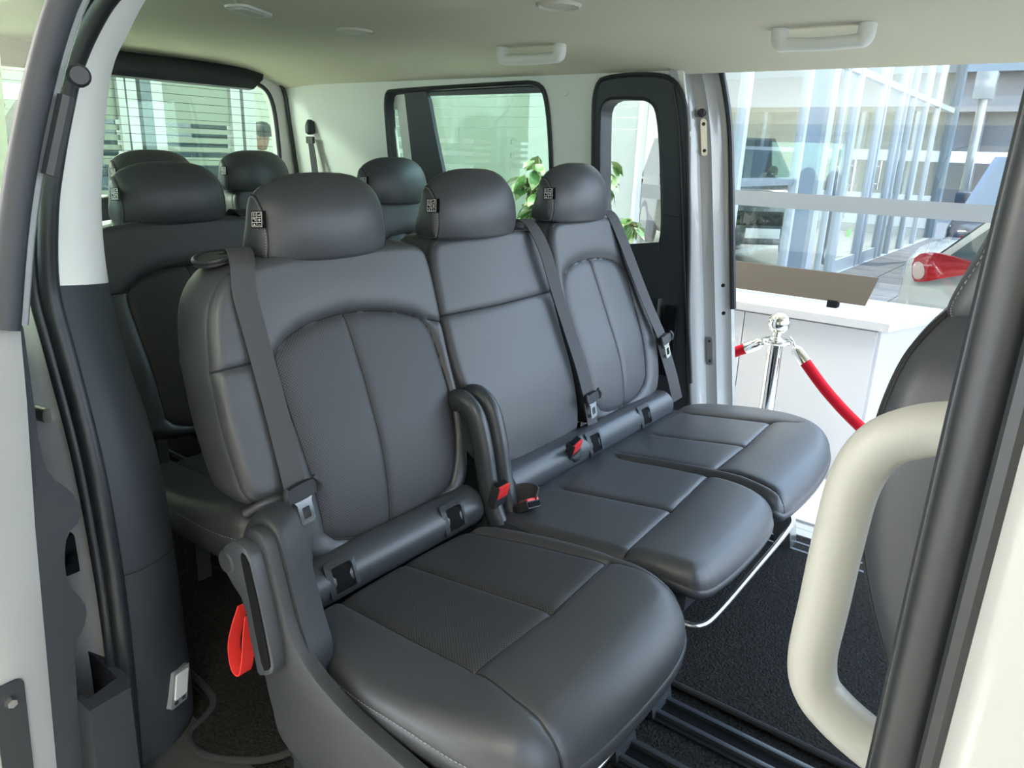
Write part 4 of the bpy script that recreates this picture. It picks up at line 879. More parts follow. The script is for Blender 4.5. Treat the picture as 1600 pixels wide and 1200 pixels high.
# ---- third and fourth row seats
def rear_seat(nm, yb, yc, dx, dz, label, kind, hr_y, hr_z, group):
    r = empty(nm, (-0.75+dx, yc, 0.0), label, 'car seat', group)
    if kind == 'near':
        backrest(r, B_NEAR, (0.94, 0.65), (0.29, 0.28), I_NEAR, S_NEAR, [shoulder_stitch(B_NEAR, (0.94, 0.65), 0.88, 0.005, 1.23)], dx, yb, dz, hi=False)
        cushion(r, C_NEAR, (0.89, -0.68), (0.30, 0.29), CI_NEAR, CS_NEAR, [line_of(C_NEAR, lambda p: p[0] < 0.69 and p[1] > -0.93)], dx, yb, 0.0, hi=False)
    else:
        backrest(r, B_FAR, (1.955, 0.66), (0.23, 0.28), I_FAR, S_FAR, [shoulder_stitch(B_FAR, (1.955, 0.66), 0.92, 0.005)], dx, yb, dz, perf=False, hi=False)
        cushion(r, C_FAR, (1.97, -0.70), (0.30, 0.28), CI_FAR, CS_FAR, (), dx, yb, 0.0, perf=False, hi=False)
    headrest(r, hr_y, hr_z, dx=dx)
    MB().box(-0.93+dx, -0.48+dx, yc-0.22, yc+0.22, 0.20, 0.29, 0.01).go('seat_pan', 'plastic', r)
    for sx in (-0.86, -0.52):
        for sy in (-0.17, 0.17): MB().box(sx+dx-0.03, sx+dx+0.03, yc+sy-0.02, yc+sy+0.02, 0.0, 0.21, 0.005).go('leg', 'plastic', r)
    return r
G3 = 'seats in the rear rows'
r3a = rear_seat('rear_car_seat', 0.13, 1.05, -0.82, -0.01, 'dark leather rear seat directly behind single seat, beside the near pillar', 'near', 1.100, 0.902, G3)
belt(r3a, [(-2.075, 1.30, 0.89), (-2.055, 1.31, 0.925), (-2.02, 1.32, 0.915), (-1.99, 1.335, 0.86), (-1.94, 1.345, 0.74), (-1.88, 1.34, 0.55)], (0.1, 1, 0), 0.05)
rear_seat('rear_car_seat', 0.05, 2.02, -0.82, 0.0, 'dark leather rear seat in front of the large side window', 'far', 1.952, 0.928, G3)
rear_seat('rear_car_seat', 0.45, 1.37, -1.62, 0.0, 'rearmost seat half hidden behind the tagged headrest at left', 'near', 1.475, 0.922, G3)
rear_seat('rear_car_seat', 0.055, 2.0, -1.62, 0.0, 'rearmost seat below right end of tailgate window', 'far', 1.915, 0.930, G3)

# ---- front seat, seen from behind through the cream handle
fs = empty('front_car_seat', (0.10, 0.97, 0.0), 'black front seat back seen behind the cream pillar handle', 'car seat')
rings = []
FSP = [(0.30, 0.03, 0.20, 0.14), (0.45, 0.0, 0.21, 0.16), (0.55, -0.045, 0.22, 0.17), (0.60, -0.068, 0.225, 0.18), (0.66, -0.092, 0.23, 0.18), (0.73, -0.114, 0.232, 0.18), (0.80, -0.122, 0.232, 0.17), (0.86, -0.121, 0.228, 0.16), (0.92, -0.112, 0.21, 0.145), (0.955, -0.098, 0.185, 0.13), (0.985, -0.075, 0.15, 0.10), (1.0, -0.045, 0.09, 0.05)]
fr = []
for z, xb, hw, th in FSP:
    ring = []
    for k in range(40):
        a = 2*math.pi*k/40; ca, sa = math.cos(a), math.sin(a)
        ex = 2/4.5; u = math.copysign(abs(ca)**ex, ca); v = math.copysign(abs(sa)**ex, sa)
        ring.append((xb-0.018+th/2-th/2*u, 1.0+hw*v, z))
    fr.append(ring)
fr2 = []
for k in range(40):
    fr2.append(spline([r[k] for r in fr], 4))
rg = [[fr2[k][i] for k in range(40)] for i in range(len(fr2[0]))]
fb = MB().loft(rg).go('backrest', 'leather', fs, smooth=60)
for kq in (35, 36):
    MB().tube([(q[0]-0.0005, q[1]-0.0005, q[2]) for q in fr2[kq]][5:-3], 0.0022, n=6).go('piping', 'seam', fb)
headrest(fs, 1.0, 0.966, x0=0.020, hw=0.145, tagged=False)
MB().box(0.08, 0.58, 0.78, 1.22, 0.24, 0.42, 0.05).go('cushion', 'leather', fs, smooth=60)
MB().box(0.12, 0.52, 0.82, 1.18, 0.0, 0.25, 0.02).go('seat_base', 'plastic', fs)
# shoulder belt on the rear pillar
rb = empty('rear_seat_belt', (-2.99, 2.35, 0.86), 'dark seat belt hanging from its anchor on the rear pillar', 'seat belt')
MB().tube(spline([(-3.012, 2.352, 1.225), (-3.006, 2.338, 1.205), (-3.000, 2.334, 1.17)], 4), [0.012]+[0.022]*7+[0.014], n=12).go('belt_anchor', 'plastic', rb)
MB().box(-3.022, -2.972, 2.322, 2.338, 1.128, 1.160, 0.005).go('anchor_loop', 'rubber', rb)
belt(rb, [(-3.005, 2.335, 1.155), (-2.995, 2.338, 1.05), (-2.985, 2.345, 0.92), (-2.975, 2.35, 0.80)], (1, 0.2, 0), 0.030)
belt(rb, [(-2.995, 2.328, 1.155), (-2.970, 2.325, 1.05), (-2.945, 2.32, 0.92), (-2.92, 2.31, 0.80)], (1, 0.2, 0), 0.030)

# ------------------------------------------------------------------ showroom around the van
GZ = -0.45
M['tile'] = mat('floor_tile', (0.70, 0.70, 0.65), 0.25, spec=0.5)
M['ctile'] = mat('ceiling_tile', (0.72, 0.69, 0.62), 0.9, spec=0.1)
M['pave'] = mat('paving', (0.085, 0.082, 0.078), 0.85, var=(3.0, 0.15))
M['asphalt'] = mat('asphalt', (0.10, 0.098, 0.093), 0.9, var=(2.0, 0.12))
M['greywall'] = mat('grey_wall', (0.13, 0.13, 0.127), 0.85)
M['olive'] = mat('olive_wall', (0.52, 0.53, 0.44), 0.8)
M['beige'] = mat('beige_wall', (0.55, 0.46, 0.36), 0.8)
M['dkblue'] = mat('car_dark_blue', (0.02, 0.035, 0.06), 0.2, coat=0.8)
M['dkgrey'] = mat('car_dark_grey', (0.07, 0.08, 0.085), 0.25, coat=0.6)
M['carwhite'] = mat('car_white', (0.26, 0.265, 0.25), 0.2, coat=0.8)
M['carglass'] = mat('car_glass', (0.025, 0.04, 0.045), 0.06, spec=0.8)
M['tyre'] = mat('tyre', (0.02, 0.02, 0.02), 0.8)
M['tail'] = mat('tail_lamp', (0.20, 0.003, 0.008), 0.2, spec=0.3, coat=0.3)
M['tailclear'] = mat('tail_lamp_clear', (0.30, 0.22, 0.20), 0.12, coat=0.8)
M['leaf'] = mat('leaf', (0.06, 0.16, 0.035), 0.45, var=(25, 0.5))
M['leafedge'] = mat('leaf_edge', (0.26, 0.32, 0.16), 0.5)
M['stem'] = mat('stem', (0.22, 0.20, 0.08), 0.7)
M['pot'] = mat('pot', (0.30, 0.30, 0.29), 0.6)
M['skin'] = mat('skin', (0.20, 0.11, 0.075), 0.55)
M['jacket'] = mat('jacket', (0.06, 0.08, 0.10), 0.8)
M['trousers'] = mat('trousers', (0.09, 0.10, 0.11), 0.85)
M['hair'] = mat('hair', (0.012, 0.01, 0.009), 0.7)
M['plate'] = mat('number_plate', (0.75, 0.75, 0.70), 0.4)
M['green'] = mat('sticker_green', (0.20, 0.55, 0.12), 0.5)

st(MB().box(-36, 1.9, -9, 4.43, GZ-0.1, GZ).go('floor', 'tile'))
st(MB().box(1.9, 30, -30, 4.48, -0.62, -0.56).go('ground', 'asphalt'))
st(MB().box(-36, -5.05, 4.43, 16, GZ-0.1, GZ).go('floor', 'tile'))
cl = st(MB().box(-36, 1.9, -9.0, 4.6, 3.10, 3.25).go('ceiling', 'ctile'))
cl2 = st(MB().box(-36, -5.05, 4.6, 16, 3.10, 3.25).go('ceiling', 'ctile'))
tile0 = None
for i in range(14):
    for j in range(6):
        x = -9.6-1.2*i; y = 2.9+1.2*j
        if tile0 is None:
            tile0 = MB().box(x-0.585, x+0.585, y-0.585, y+0.585, 3.070, 3.098, 0.008).go('ceiling_tile', 'ctile', cl2); T0 = Vector((x, y, 0))
        else:
            c = tile0.copy(); COL.objects.link(c); c.parent = cl2; c.location = tile0.location+Vector((x, y, 0))-T0
# far side: frosted glazing behind the van and clear shop window behind the counter
GY = 4.45
w5 = st(MB().box(-5.0, -2.36, GY-0.02, GY+0.02, GZ, GZ+0.08).go('window_5', 'alu'))
def fb(x0, x1, z0, z1): MB().box(x0, x1, GY-0.004, GY+0.004, z0, z1).go('frosted_band', 'frost', w5)
zc_ = [GZ+0.08, 0.30, 0.62, 0.90, 0.993]
fb(-4.95, -2.40, GZ+0.08, 0.985)
for z0, z1 in ((1.020, 1.085), (1.120, 1.175), (1.212, 1.290), (1.296, 1.360), (1.366, 1.430), (1.436, 1.500), (1.506, 1.60), (1.606, 3.05)): fb(-4.95, -2.40, z0, z1)
for z0, z1 in ((0.985, 1.020), (1.085, 1.120), (1.175, 1.212)):
    fb(-3.78, -3.43, z0, z1); fb(-3.40, -2.40, z0, z1)
MB().box(-4.95, -2.40, GY-0.012, GY-0.008, GZ+0.08, 3.05).go('pane', 'glass_clear', w5)
for x, w in ((-4.24, 0.045), (-2.38, 0.03)): MB().box(x-w/2, x+w/2, GY-0.03, GY+0.03, GZ, 3.1, 0.004).go('mullion', 'alu', w5)
w6 = st(MB().box(-2.36, 5.0, GY-0.03, GY+0.03, GZ, GZ+0.06).go('window_6', 'alu'))
MB().box(-2.34, 5.0, GY-0.004, GY+0.004, GZ+0.06, 3.10).go('pane', 'glass_clear', w6)
MB().box(-2.34, 5.0, GY-0.006, GY-0.0045, 0.868, 0.955).go('safety_band', 'frost2', w6)
# rear partition
RX = -5.0
w7 = st(MB().box(RX-0.03, RX+0.03, 2.10, 4.43, GZ, GZ+0.08).go('window_7', 'alu'))
def rbnd(y0, y1, z0, z1): MB().box(RX-0.004, RX+0.004, y0, y1, z0, z1).go('frosted_band', 'frost', w7)
for y0, y1 in ((2.10, 2.41), (2.70, 3.19)):
    for z0, z1 in ((1.232, 3.05), (1.170, 1.202), (1.108, 1.142), (1.045, 1.080), (0.960, 1.012), (0.55, 0.80)): rbnd(y0, y1, z0, z1)
MB().box(RX-0.010, RX-0.006, 2.10, 4.40, GZ, 3.05).go('pane', 'glass_clear', w7)
for y0, y1, m in ((2.40, 2.445, 'alu'), (2.455, 2.52, 'alu'), (2.545, 2.615, 'alugrey'), (2.615, 2.69, 'alu'), (3.185, 3.26, 'alu'), (3.285, 3.375, 'alu')):
    MB().box(RX-0.04, RX+0.04, y0, y1, GZ, 3.1, 0.004).go('mullion', m, w7)
st(MB().box(-2.5, 2.0, -7.1, -7.0, GZ, 3.1).go('sky_blocker_front', 'ctile'))  # unseen wall, added to cut the sky light on the near side
st(MB().box(-36, -12, -7.1, -7.0, GZ, 3.1).go('sky_blocker_front', 'ctile'))  # unseen, added so the door pane mirrors less bright sky
st(MB().box(1.9, 2.0, -7.0, -0.45, GZ, 3.1).go('sky_blocker_side', 'ctile'))  # unseen wall, added to keep front sky light off the near pillar
st(MB().box(-11.0, -10.9, 4.95, 12, GZ, 3.1).go('wall_back', 'beige'))
# ---- counter with overhanging top
ct = empty('counter', (-2.0, 4.05, GZ), 'long white counter under the shop window', 'counter')
MB().panel([(-3.40, 3.80), (-0.665, 3.80), (-0.48, 4.37), (-3.40, 4.37)], [], 0.375-GZ-0.06, lambda u, v, w: (u, v, GZ+0.06+w)).go('body', 'counter', ct)
MB().panel([(-3.38, 3.84), (-0.70, 3.84), (-0.52, 4.35), (-3.38, 4.35)], [], 0.06, lambda u, v, w: (u, v, GZ+w)).go('plinth', 'counter', ct)
MB().panel([(-3.44, 3.755), (-0.63, 3.755), (-0.43, 4.39), (-3.44, 4.39)], [], 0.040, lambda u, v, w: (u, v, 0.378+w)).go('worktop', 'counter', ct)
for x0, x1 in ((-3.38, -2.70), (-2.695, -2.015), (-2.01, -1.33), (-1.325, -0.68)):
    MB().box(x0, x1, 3.785, 3.80, GZ+0.14, 0.365, 0.002).go('door', 'counter', ct)
bd = MB(); bdm = lambda u, v, w: (u+v*0.16, 3.98+v*0.45+w, 0.448+v*0.89)
o = bd.panel([(-2.20, 0.0), (-0.795, 0.0), (-0.795, 0.155), (-2.20, 0.155)], [], 0.018, bdm).go('display_board', 'brown'); tag(o, 'brown display board standing on white counter', 'board')
for x in (-1.9, -0.95): MB().box(x-0.025, x+0.025, 3.97, 4.03, 0.418, 0.455, 0.003).go('foot', 'black', o)
# ---- stanchion and ropes
SX, SY = -0.862, 2.85
sn = empty('stanchion', (SX, SY, GZ), 'chrome stanchion post with ball top outside the far doorway', 'barrier post')
MB().lathe([(0.0, 0.0), (0.16, 0.0), (0.16, 0.012), (0.13, 0.03), (0.05, 0.05), (0.03, 0.055)], (SX, SY, GZ), n=36).go('base', 'chrome', sn)
MB().lathe([(0.029, 0.04), (0.029, 0.905)], (SX, SY, GZ), n=28).go('pole', 'chrome', sn)
MB().lathe([(0.029, 0.898), (0.055, 0.900), (0.058, 0.906), (0.055, 0.912), (0.026, 0.914), (0.018, 0.920), (0.014, 0.926), (0.018, 0.934), (0.016, 0.940)], (SX, SY, GZ), n=28).go('collar', 'chrome', sn)
MB().lathe([(0.042*math.sin(math.pi*k/16)+1e-4, 0.978-0.042*math.cos(math.pi*k/16)) for k in range(17)], (SX, SY, GZ), n=28).go('ball', 'chrome', sn)
def rope(pts, label):
    P = spline(pts, 10); o = MB().tube(P, 0.021, n=14).go('velvet_rope', 'rope', smooth=60); tag(o, label, 'rope')
    a = Vector(P[0]); t = (Vector(P[0])-Vector(P[2])).normalized()
    MB().tube([a-t*0.01, a+t*0.045, a+t*0.06], [0.024, 0.022, 0.012], n=14).go('end_cap', 'chrome', o)
    MB().tube([a+t*0.055, a+t*0.075+Vector((0, 0, 0.012)), a+t*0.095+Vector((0, 0, 0.01))], 0.005, n=8).go('hook', 'chrome', o); return o
zt = GZ+0.912
rope([(SX+0.110, SY+0.010, zt-0.062), (SX+0.21, SY+0.012, zt-0.165), (SX+0.33, SY+0.02, zt-0.265), (SX+0.46, SY+0.03, zt-0.345), (SX+0.75, SY+0.05, zt-0.42), (SX+1.1, SY+0.08, zt-0.40)], 'red velvet rope hanging from the stanchion towards the front seat')
rope([(SX-0.105, SY+0.0, zt-0.050), (SX-0.18, SY+0.002, zt-0.092), (SX-0.27, SY+0.005, zt-0.135), (SX-0.42, SY+0.01, zt-0.19), (SX-0.75, SY+0.02, zt-0.24), (SX-1.1, SY+0.03, zt-0.20)], 'red velvet rope running from the stanchion behind the door frame')
# ---- outside
gr_ = st(MB().box(-60, 60, 4.48, 90, -0.62, -0.56).go('ground', 'asphalt'))
pv0 = None
for i in range(6):
    for j in range(22):
        x = -2.68+0.6*i; y = 7.2+0.62*j
        if pv0 is None:
            pv0 = MB().box(x-0.292, x+0.292, y-0.302, y+0.302, -0.56, -0.505, 0.006).go('paver', 'pave', gr_); V0 = Vector((x, y, 0))
        else:
            c = pv0.copy(); COL.objects.link(c); c.parent = gr_; c.location = pv0.location+Vector((x, y, 0))-V0
FX = -3.0
w8 = st(MB().box(FX-0.06, FX+0.06, 7.0, 20.9, -0.56, -0.50).go('wall_facade', 'alu'))
for y, w, m, dp in ((7.735, 0.10, 'alu', 0.05), (9.69, 0.10, 'alu', 0.05), (10.12, 0.62, 'alugrey', 0.03), (10.66, 0.26, 'alu', 0.06), (11.33, 0.08, 'alu', 0.04), (11.98, 0.16, 'alu', 0.06), (13.50, 0.16, 'alu', 0.05), (13.72, 0.12, 'alu', 0.05), (14.95, 0.16, 'alu', 0.05), (15.30, 0.10, 'alu', 0.05),
                    (15.95, 0.10, 'alu', 0.05), (17.22, 0.24, 'alu', 0.05), (18.6, 0.10, 'alu', 0.05), (20.75, 0.35, 'alugrey', 0.10)):
    MB().box(FX-dp, FX+dp, y-w/2, y+w/2, -0.5, 4.2, 0.004).go('mullion', m, w8)
for z, h in ((2.35, 0.10), (3.9, 0.12)): MB().box(FX-0.04, FX+0.04, 7.7, 20.8, z, z+h).go('transom', 'alu', w8)
for y0, y1 in ((12.06, 13.42), (13.80, 14.87)): MB().box(FX-0.03, FX+0.03, y0, y1, -0.5, -0.30).go('door_rail', 'alu', w8)
MB().box(FX-0.006, FX+0.006, 7.0, 20.8, -0.5, 4.2).go('pane', 'glass_facade', w8)
MB().box(FX+0.008, FX+0.010, 7.78, 9.64, 0.86, 0.95).go('safety_band', 'frost2', w8)
for y in (12.10, 13.82):
    h = MB().tube([(FX+0.10, y, 0.74), (FX+0.10, y, 1.20)], 0.022, n=10).go('door_handle', 'chrome', w8)
    for z in (0.83, 1.11): MB().tube([(FX+0.02, y, z), (FX+0.10, y, z)], 0.014, n=8).go('handle_bracket', 'chrome', w8)
MB().box(FX+0.008, FX+0.010, 12.72, 12.92, 0.02, 0.14).go('door_sticker', 'green', w8)
st(MB().box(-9, -8.8, 5, 20.8, -0.56, 4.2).go('wall_inner', 'olive'))
st(MB().box(-9, FX-0.1, 20.9, 21.1, -0.56, 4.2).go('wall_end', 'olive'))
st(MB().box(-12, FX-0.1, 5, 20.8, -0.58, -0.52).go('floor', 'tile'))
st(MB().box(-12, FX+0.6, 6.9, 20.9, 4.2, 4.45).go('ceiling', 'greywall'))
# far block beyond the parking
fb_ = empty('carport', (0, 34, -0.56), 'grey building with slatted carport front beyond the parking', 'building')
MB().box(-14, 16, 34.5, 36, -0.56, 9.5).go('wall', 'greywall', fb_)
for z in (3.2, 4.6, 6.2, 7.8): MB().box(-14, 16, 33.9, 34.5, z, z+0.55).go('beam', 'alugrey' if z in (4.6,) else 'greywall', fb_)
for k in range(12): MB().box(-8+2*k, -7.85+2*k, 33.8, 34.4, -0.56, 3.2).go('post', 'alu', fb_)
MB().box(-14, 16, 33.0, 33.3, 1.35, 1.75).go('canopy', 'white', fb_)
lw = MB().box(-2.6, 12, 24.6, 24.8, -0.56, 0.35).go('low_wall', 'white'); tag(lw, 'low white wall across the sunny parking lot', 'wall')
po = MB().tube([(-1.895, 16, -0.56), (-1.895, 16, 2.40)], 0.075, n=16).go('lamp_post', 'carwhite'); tag(po, 'white post standing in the parking beyond facade', 'post')
MB().box(-2.06, -1.74, 15.86, 16.14, 2.30, 2.75, 0.02).go('post_head', 'carwhite', po)

# ---- cars
def car(nm, loc, yaw, L, Wd, H, paint, label, suv=False):
    r = empty(nm, (0, 0, 0), label, 'car'); hw = Wd/2
    belt_ = H*0.62; sill_ = H*0.16
    if suv: STN = [(-0.50, 0.80, 0.42, 0.60), (-0.485, 0.92, 0.26, 0.64), (-0.40, 0.99, 0.2, 0.65), (-0.1, 1.0, 0.17, 0.64), (0.20, 1.0, 0.17, 0.63), (0.36, 0.98, 0.2, 0.60), (0.47, 0.92, 0.22, 0.57), (0.5, 0.80, 0.3, 0.50)]
    else: STN = [(-0.50, 0.74, 0.34, 0.62), (-0.485, 0.88, 0.20, 0.66), (-0.42, 0.97, 0.17, 0.66), (-0.1, 1.0, 0.15, 0.63), (0.20, 1.0, 0.15, 0.61), (0.36, 0.96, 0.18, 0.54), (0.47, 0.86, 0.2, 0.46), (0.5, 0.68, 0.26, 0.38)]
    rg = []
    for x, w, a, c in STN:
        w *= hw; z0, z1 = a*H, c*H; q = [(-w*0.9, z0), (-w, z0+(z1-z0)*0.3), (-w, z0+(z1-z0)*0.7), (-w*0.93, z1), (-w*0.45, z1+0.03*H), (w*0.45, z1+0.03*H), (w*0.93, z1), (w, z0+(z1-z0)*0.7), (w, z0+(z1-z0)*0.3), (w*0.9, z0)]
        rg.append([(x*L, y, z) for y, z in q])
    n = len(rg[0]); fine = [spline([g[k] for g in rg], 4) for k in range(n)]; rg = [[fine[k][i] for k in range(n)] for i in range(len(fine[0]))]
    MB().loft(rg).go('body', paint, r, smooth=45)
    xa, xb_, xc, xd_ = (-0.485, -0.44, 0.10, 0.27) if suv else (-0.47, -0.33, 0.06, 0.27)
    b0, b1, ht = (0.62*H, 0.60*H, 0.985*H) if suv else (0.63*H, 0.575*H, 0.985*H)
    wb, wt = hw*0.93, hw*0.76
    A = [(xa*L, wb, b0), (xb_*L, wt, ht), (xc*L, wt, ht), (xd_*L, wb, b1)]
    vs = [(x, -y, z) for x, y, z in A]+A; vs += [((xb_+xc)/2*L, 0, H*1.0)]
    f = [(0, 1, 2, 3), (7, 6, 5, 4), (0, 4, 5, 1), (3, 2, 6, 7), (1, 5, 8), (5, 6, 8), (6, 2, 8), (2, 1, 8)]
    MB().add(vs, f).go('cabin', paint, r, smooth=30)
    def pane(nm2, quad, off):
        q = [Vector(p) for p in quad]; c = sum(q, Vector())/4; nrm = (q[1]-q[0]).cross(q[3]-q[0]).normalized()
        if nrm.dot(c-Vector((0, 0, H*0.6))) < 0: nrm = -nrm
        t = [c+(p-c)*0.90+nrm*off for p in q]+[c+(p-c)*0.90-nrm*0.01 for p in q]
        MB().add(t, [(0, 1, 2, 3), (7, 6, 5, 4), (0, 4, 5, 1), (1, 5, 6, 2), (2, 6, 7, 3), (3, 7, 4, 0)]).go(nm2, 'carglass', r)
    pane('windscreen', [vs[3], vs[2], vs[6], vs[7]], 0.012); pane('rear_window', [vs[0], vs[4], vs[5], vs[1]], 0.012)
    for s in (0, 4):
        a, bq, c, d_ = [Vector(vs[s+k]) for k in range(4)]; m0, m1 = a.lerp(d_, 0.46), bq.lerp(c, 0.46)
        pane('side_window', [a, bq, m1, m0], 0.012); pane('side_window', [m0, m1, c, d_], 0.012)
        sy = -1 if s == 0 else 1
        MB().box(xd_*L-0.42, xd_*L-0.24, sy*hw*0.98-0.12, sy*hw*0.98+0.12, b1+0.04, b1+0.22, 0.05).go('mirror', paint, r)
    for x in (-0.30, 0.32):
        for s in (-1, 1):
            R = H*0.22; wq = MB().lathe([(0.0, -0.1), (R*0.7, -0.1), (R, -0.08), (R, 0.08), (R*0.7, 0.1), (0.0, 0.1)], (x*L, s*(hw-0.09), R), (0, 1, 0), 28).go('wheel', 'tyre', r)
            MB().lathe([(0.0, 0.0), (R*0.62, 0.0), (R*0.64, -0.03), (0.0, -0.03)], (x*L, s*(hw+0.015), R), (0, s, 0), 20).go('rim', 'steel', wq)
    for s in (-1, 1):
        MB().box(0.44*L, 0.485*L, s*hw*0.70-0.17, s*hw*0.70+0.17, 0.43*H, 0.50*H, 0.02).go('head_lamp', 'lens', r)
    MB().box(0.497*L, 0.505*L, -0.26, 0.26, 0.27*H, 0.34*H, 0.005).go('number_plate', 'plate', r)
    MB().box(0.488*L, 0.502*L, -0.55, 0.55, 0.36*H, 0.46*H, 0.01).go('grille', 'black', r)
    # tail lamps: long drops wrapping the rear corner
    for s in (-1, 1):
        base = [(-0.478, 0.62), (-0.484, 0.70), (-0.47, 0.735), (-0.44, 0.735), (-0.40, 0.715), (-0.385, 0.70), (-0.40, 0.68), (-0.44, 0.645), (-0.465, 0.62)] if not suv else [(-0.49, 0.45), (-0.49, 0.64), (-0.45, 0.64), (-0.44, 0.58), (-0.46, 0.45)]
        k = 0.937
        yf = lambda x: (0.5+0.5*min(1, (x+0.5)/0.08))*hw
        P = chaikin([(x, z*k) for x, z in base], 1)
        mb = MB().panel(P, [], 0.05, lambda u, v, w: (u*L, s*(np.interp(u, [-0.50, -0.485, -0.45, -0.42, -0.38], [0.80*hw, 0.89*hw, 0.935*hw, 0.965*hw, 0.975*hw])-0.028+w), v*H)); tl = mb.go('tail_lamp', 'tail', r)
        if not suv:
            P2 = chaikin([(-0.478, 0.632*k), (-0.482, 0.69*k), (-0.470, 0.70*k), (-0.462, 0.66*k), (-0.466, 0.63*k)], 1)
            MB().panel(P2, [], 0.004, lambda u, v, w: (u*L, s*(np.interp(u, [-0.50, -0.485, -0.45, -0.42, -0.38], [0.80*hw, 0.89*hw, 0.935*hw, 0.965*hw, 0.975*hw])+0.0225+w), v*H)).go('clear_lens', 'tailclear', tl)
    r.location = loc; r.rotation_euler = (0, 0, math.radians(yaw)); WLOC[r.name] = Vector(loc); return r
car('hatchback', (1.22, 5.98, -0.555), 0, 4.2, 1.78, 1.72, 'carwhite', 'white hatchback with red tail lamp parked just outside the shop window')
car('parked_suv', (-0.55, 14.0, -0.555), -92, 4.7, 1.92, 1.90, 'dkblue', 'dark blue off-roader parked in the sun behind the white hatchback', True)
car('parked_suv', (-5.3, 12.9, -0.52), -50, 4.7, 1.92, 2.05, 'dkgrey', 'dark grey off-roader behind the glass facade at left', True)
car('parked_suv', (-7.4, 2.6, GZ), -70, 4.6, 1.9, 1.85, 'dkgrey', 'dark car behind the frosted rear partition', True)

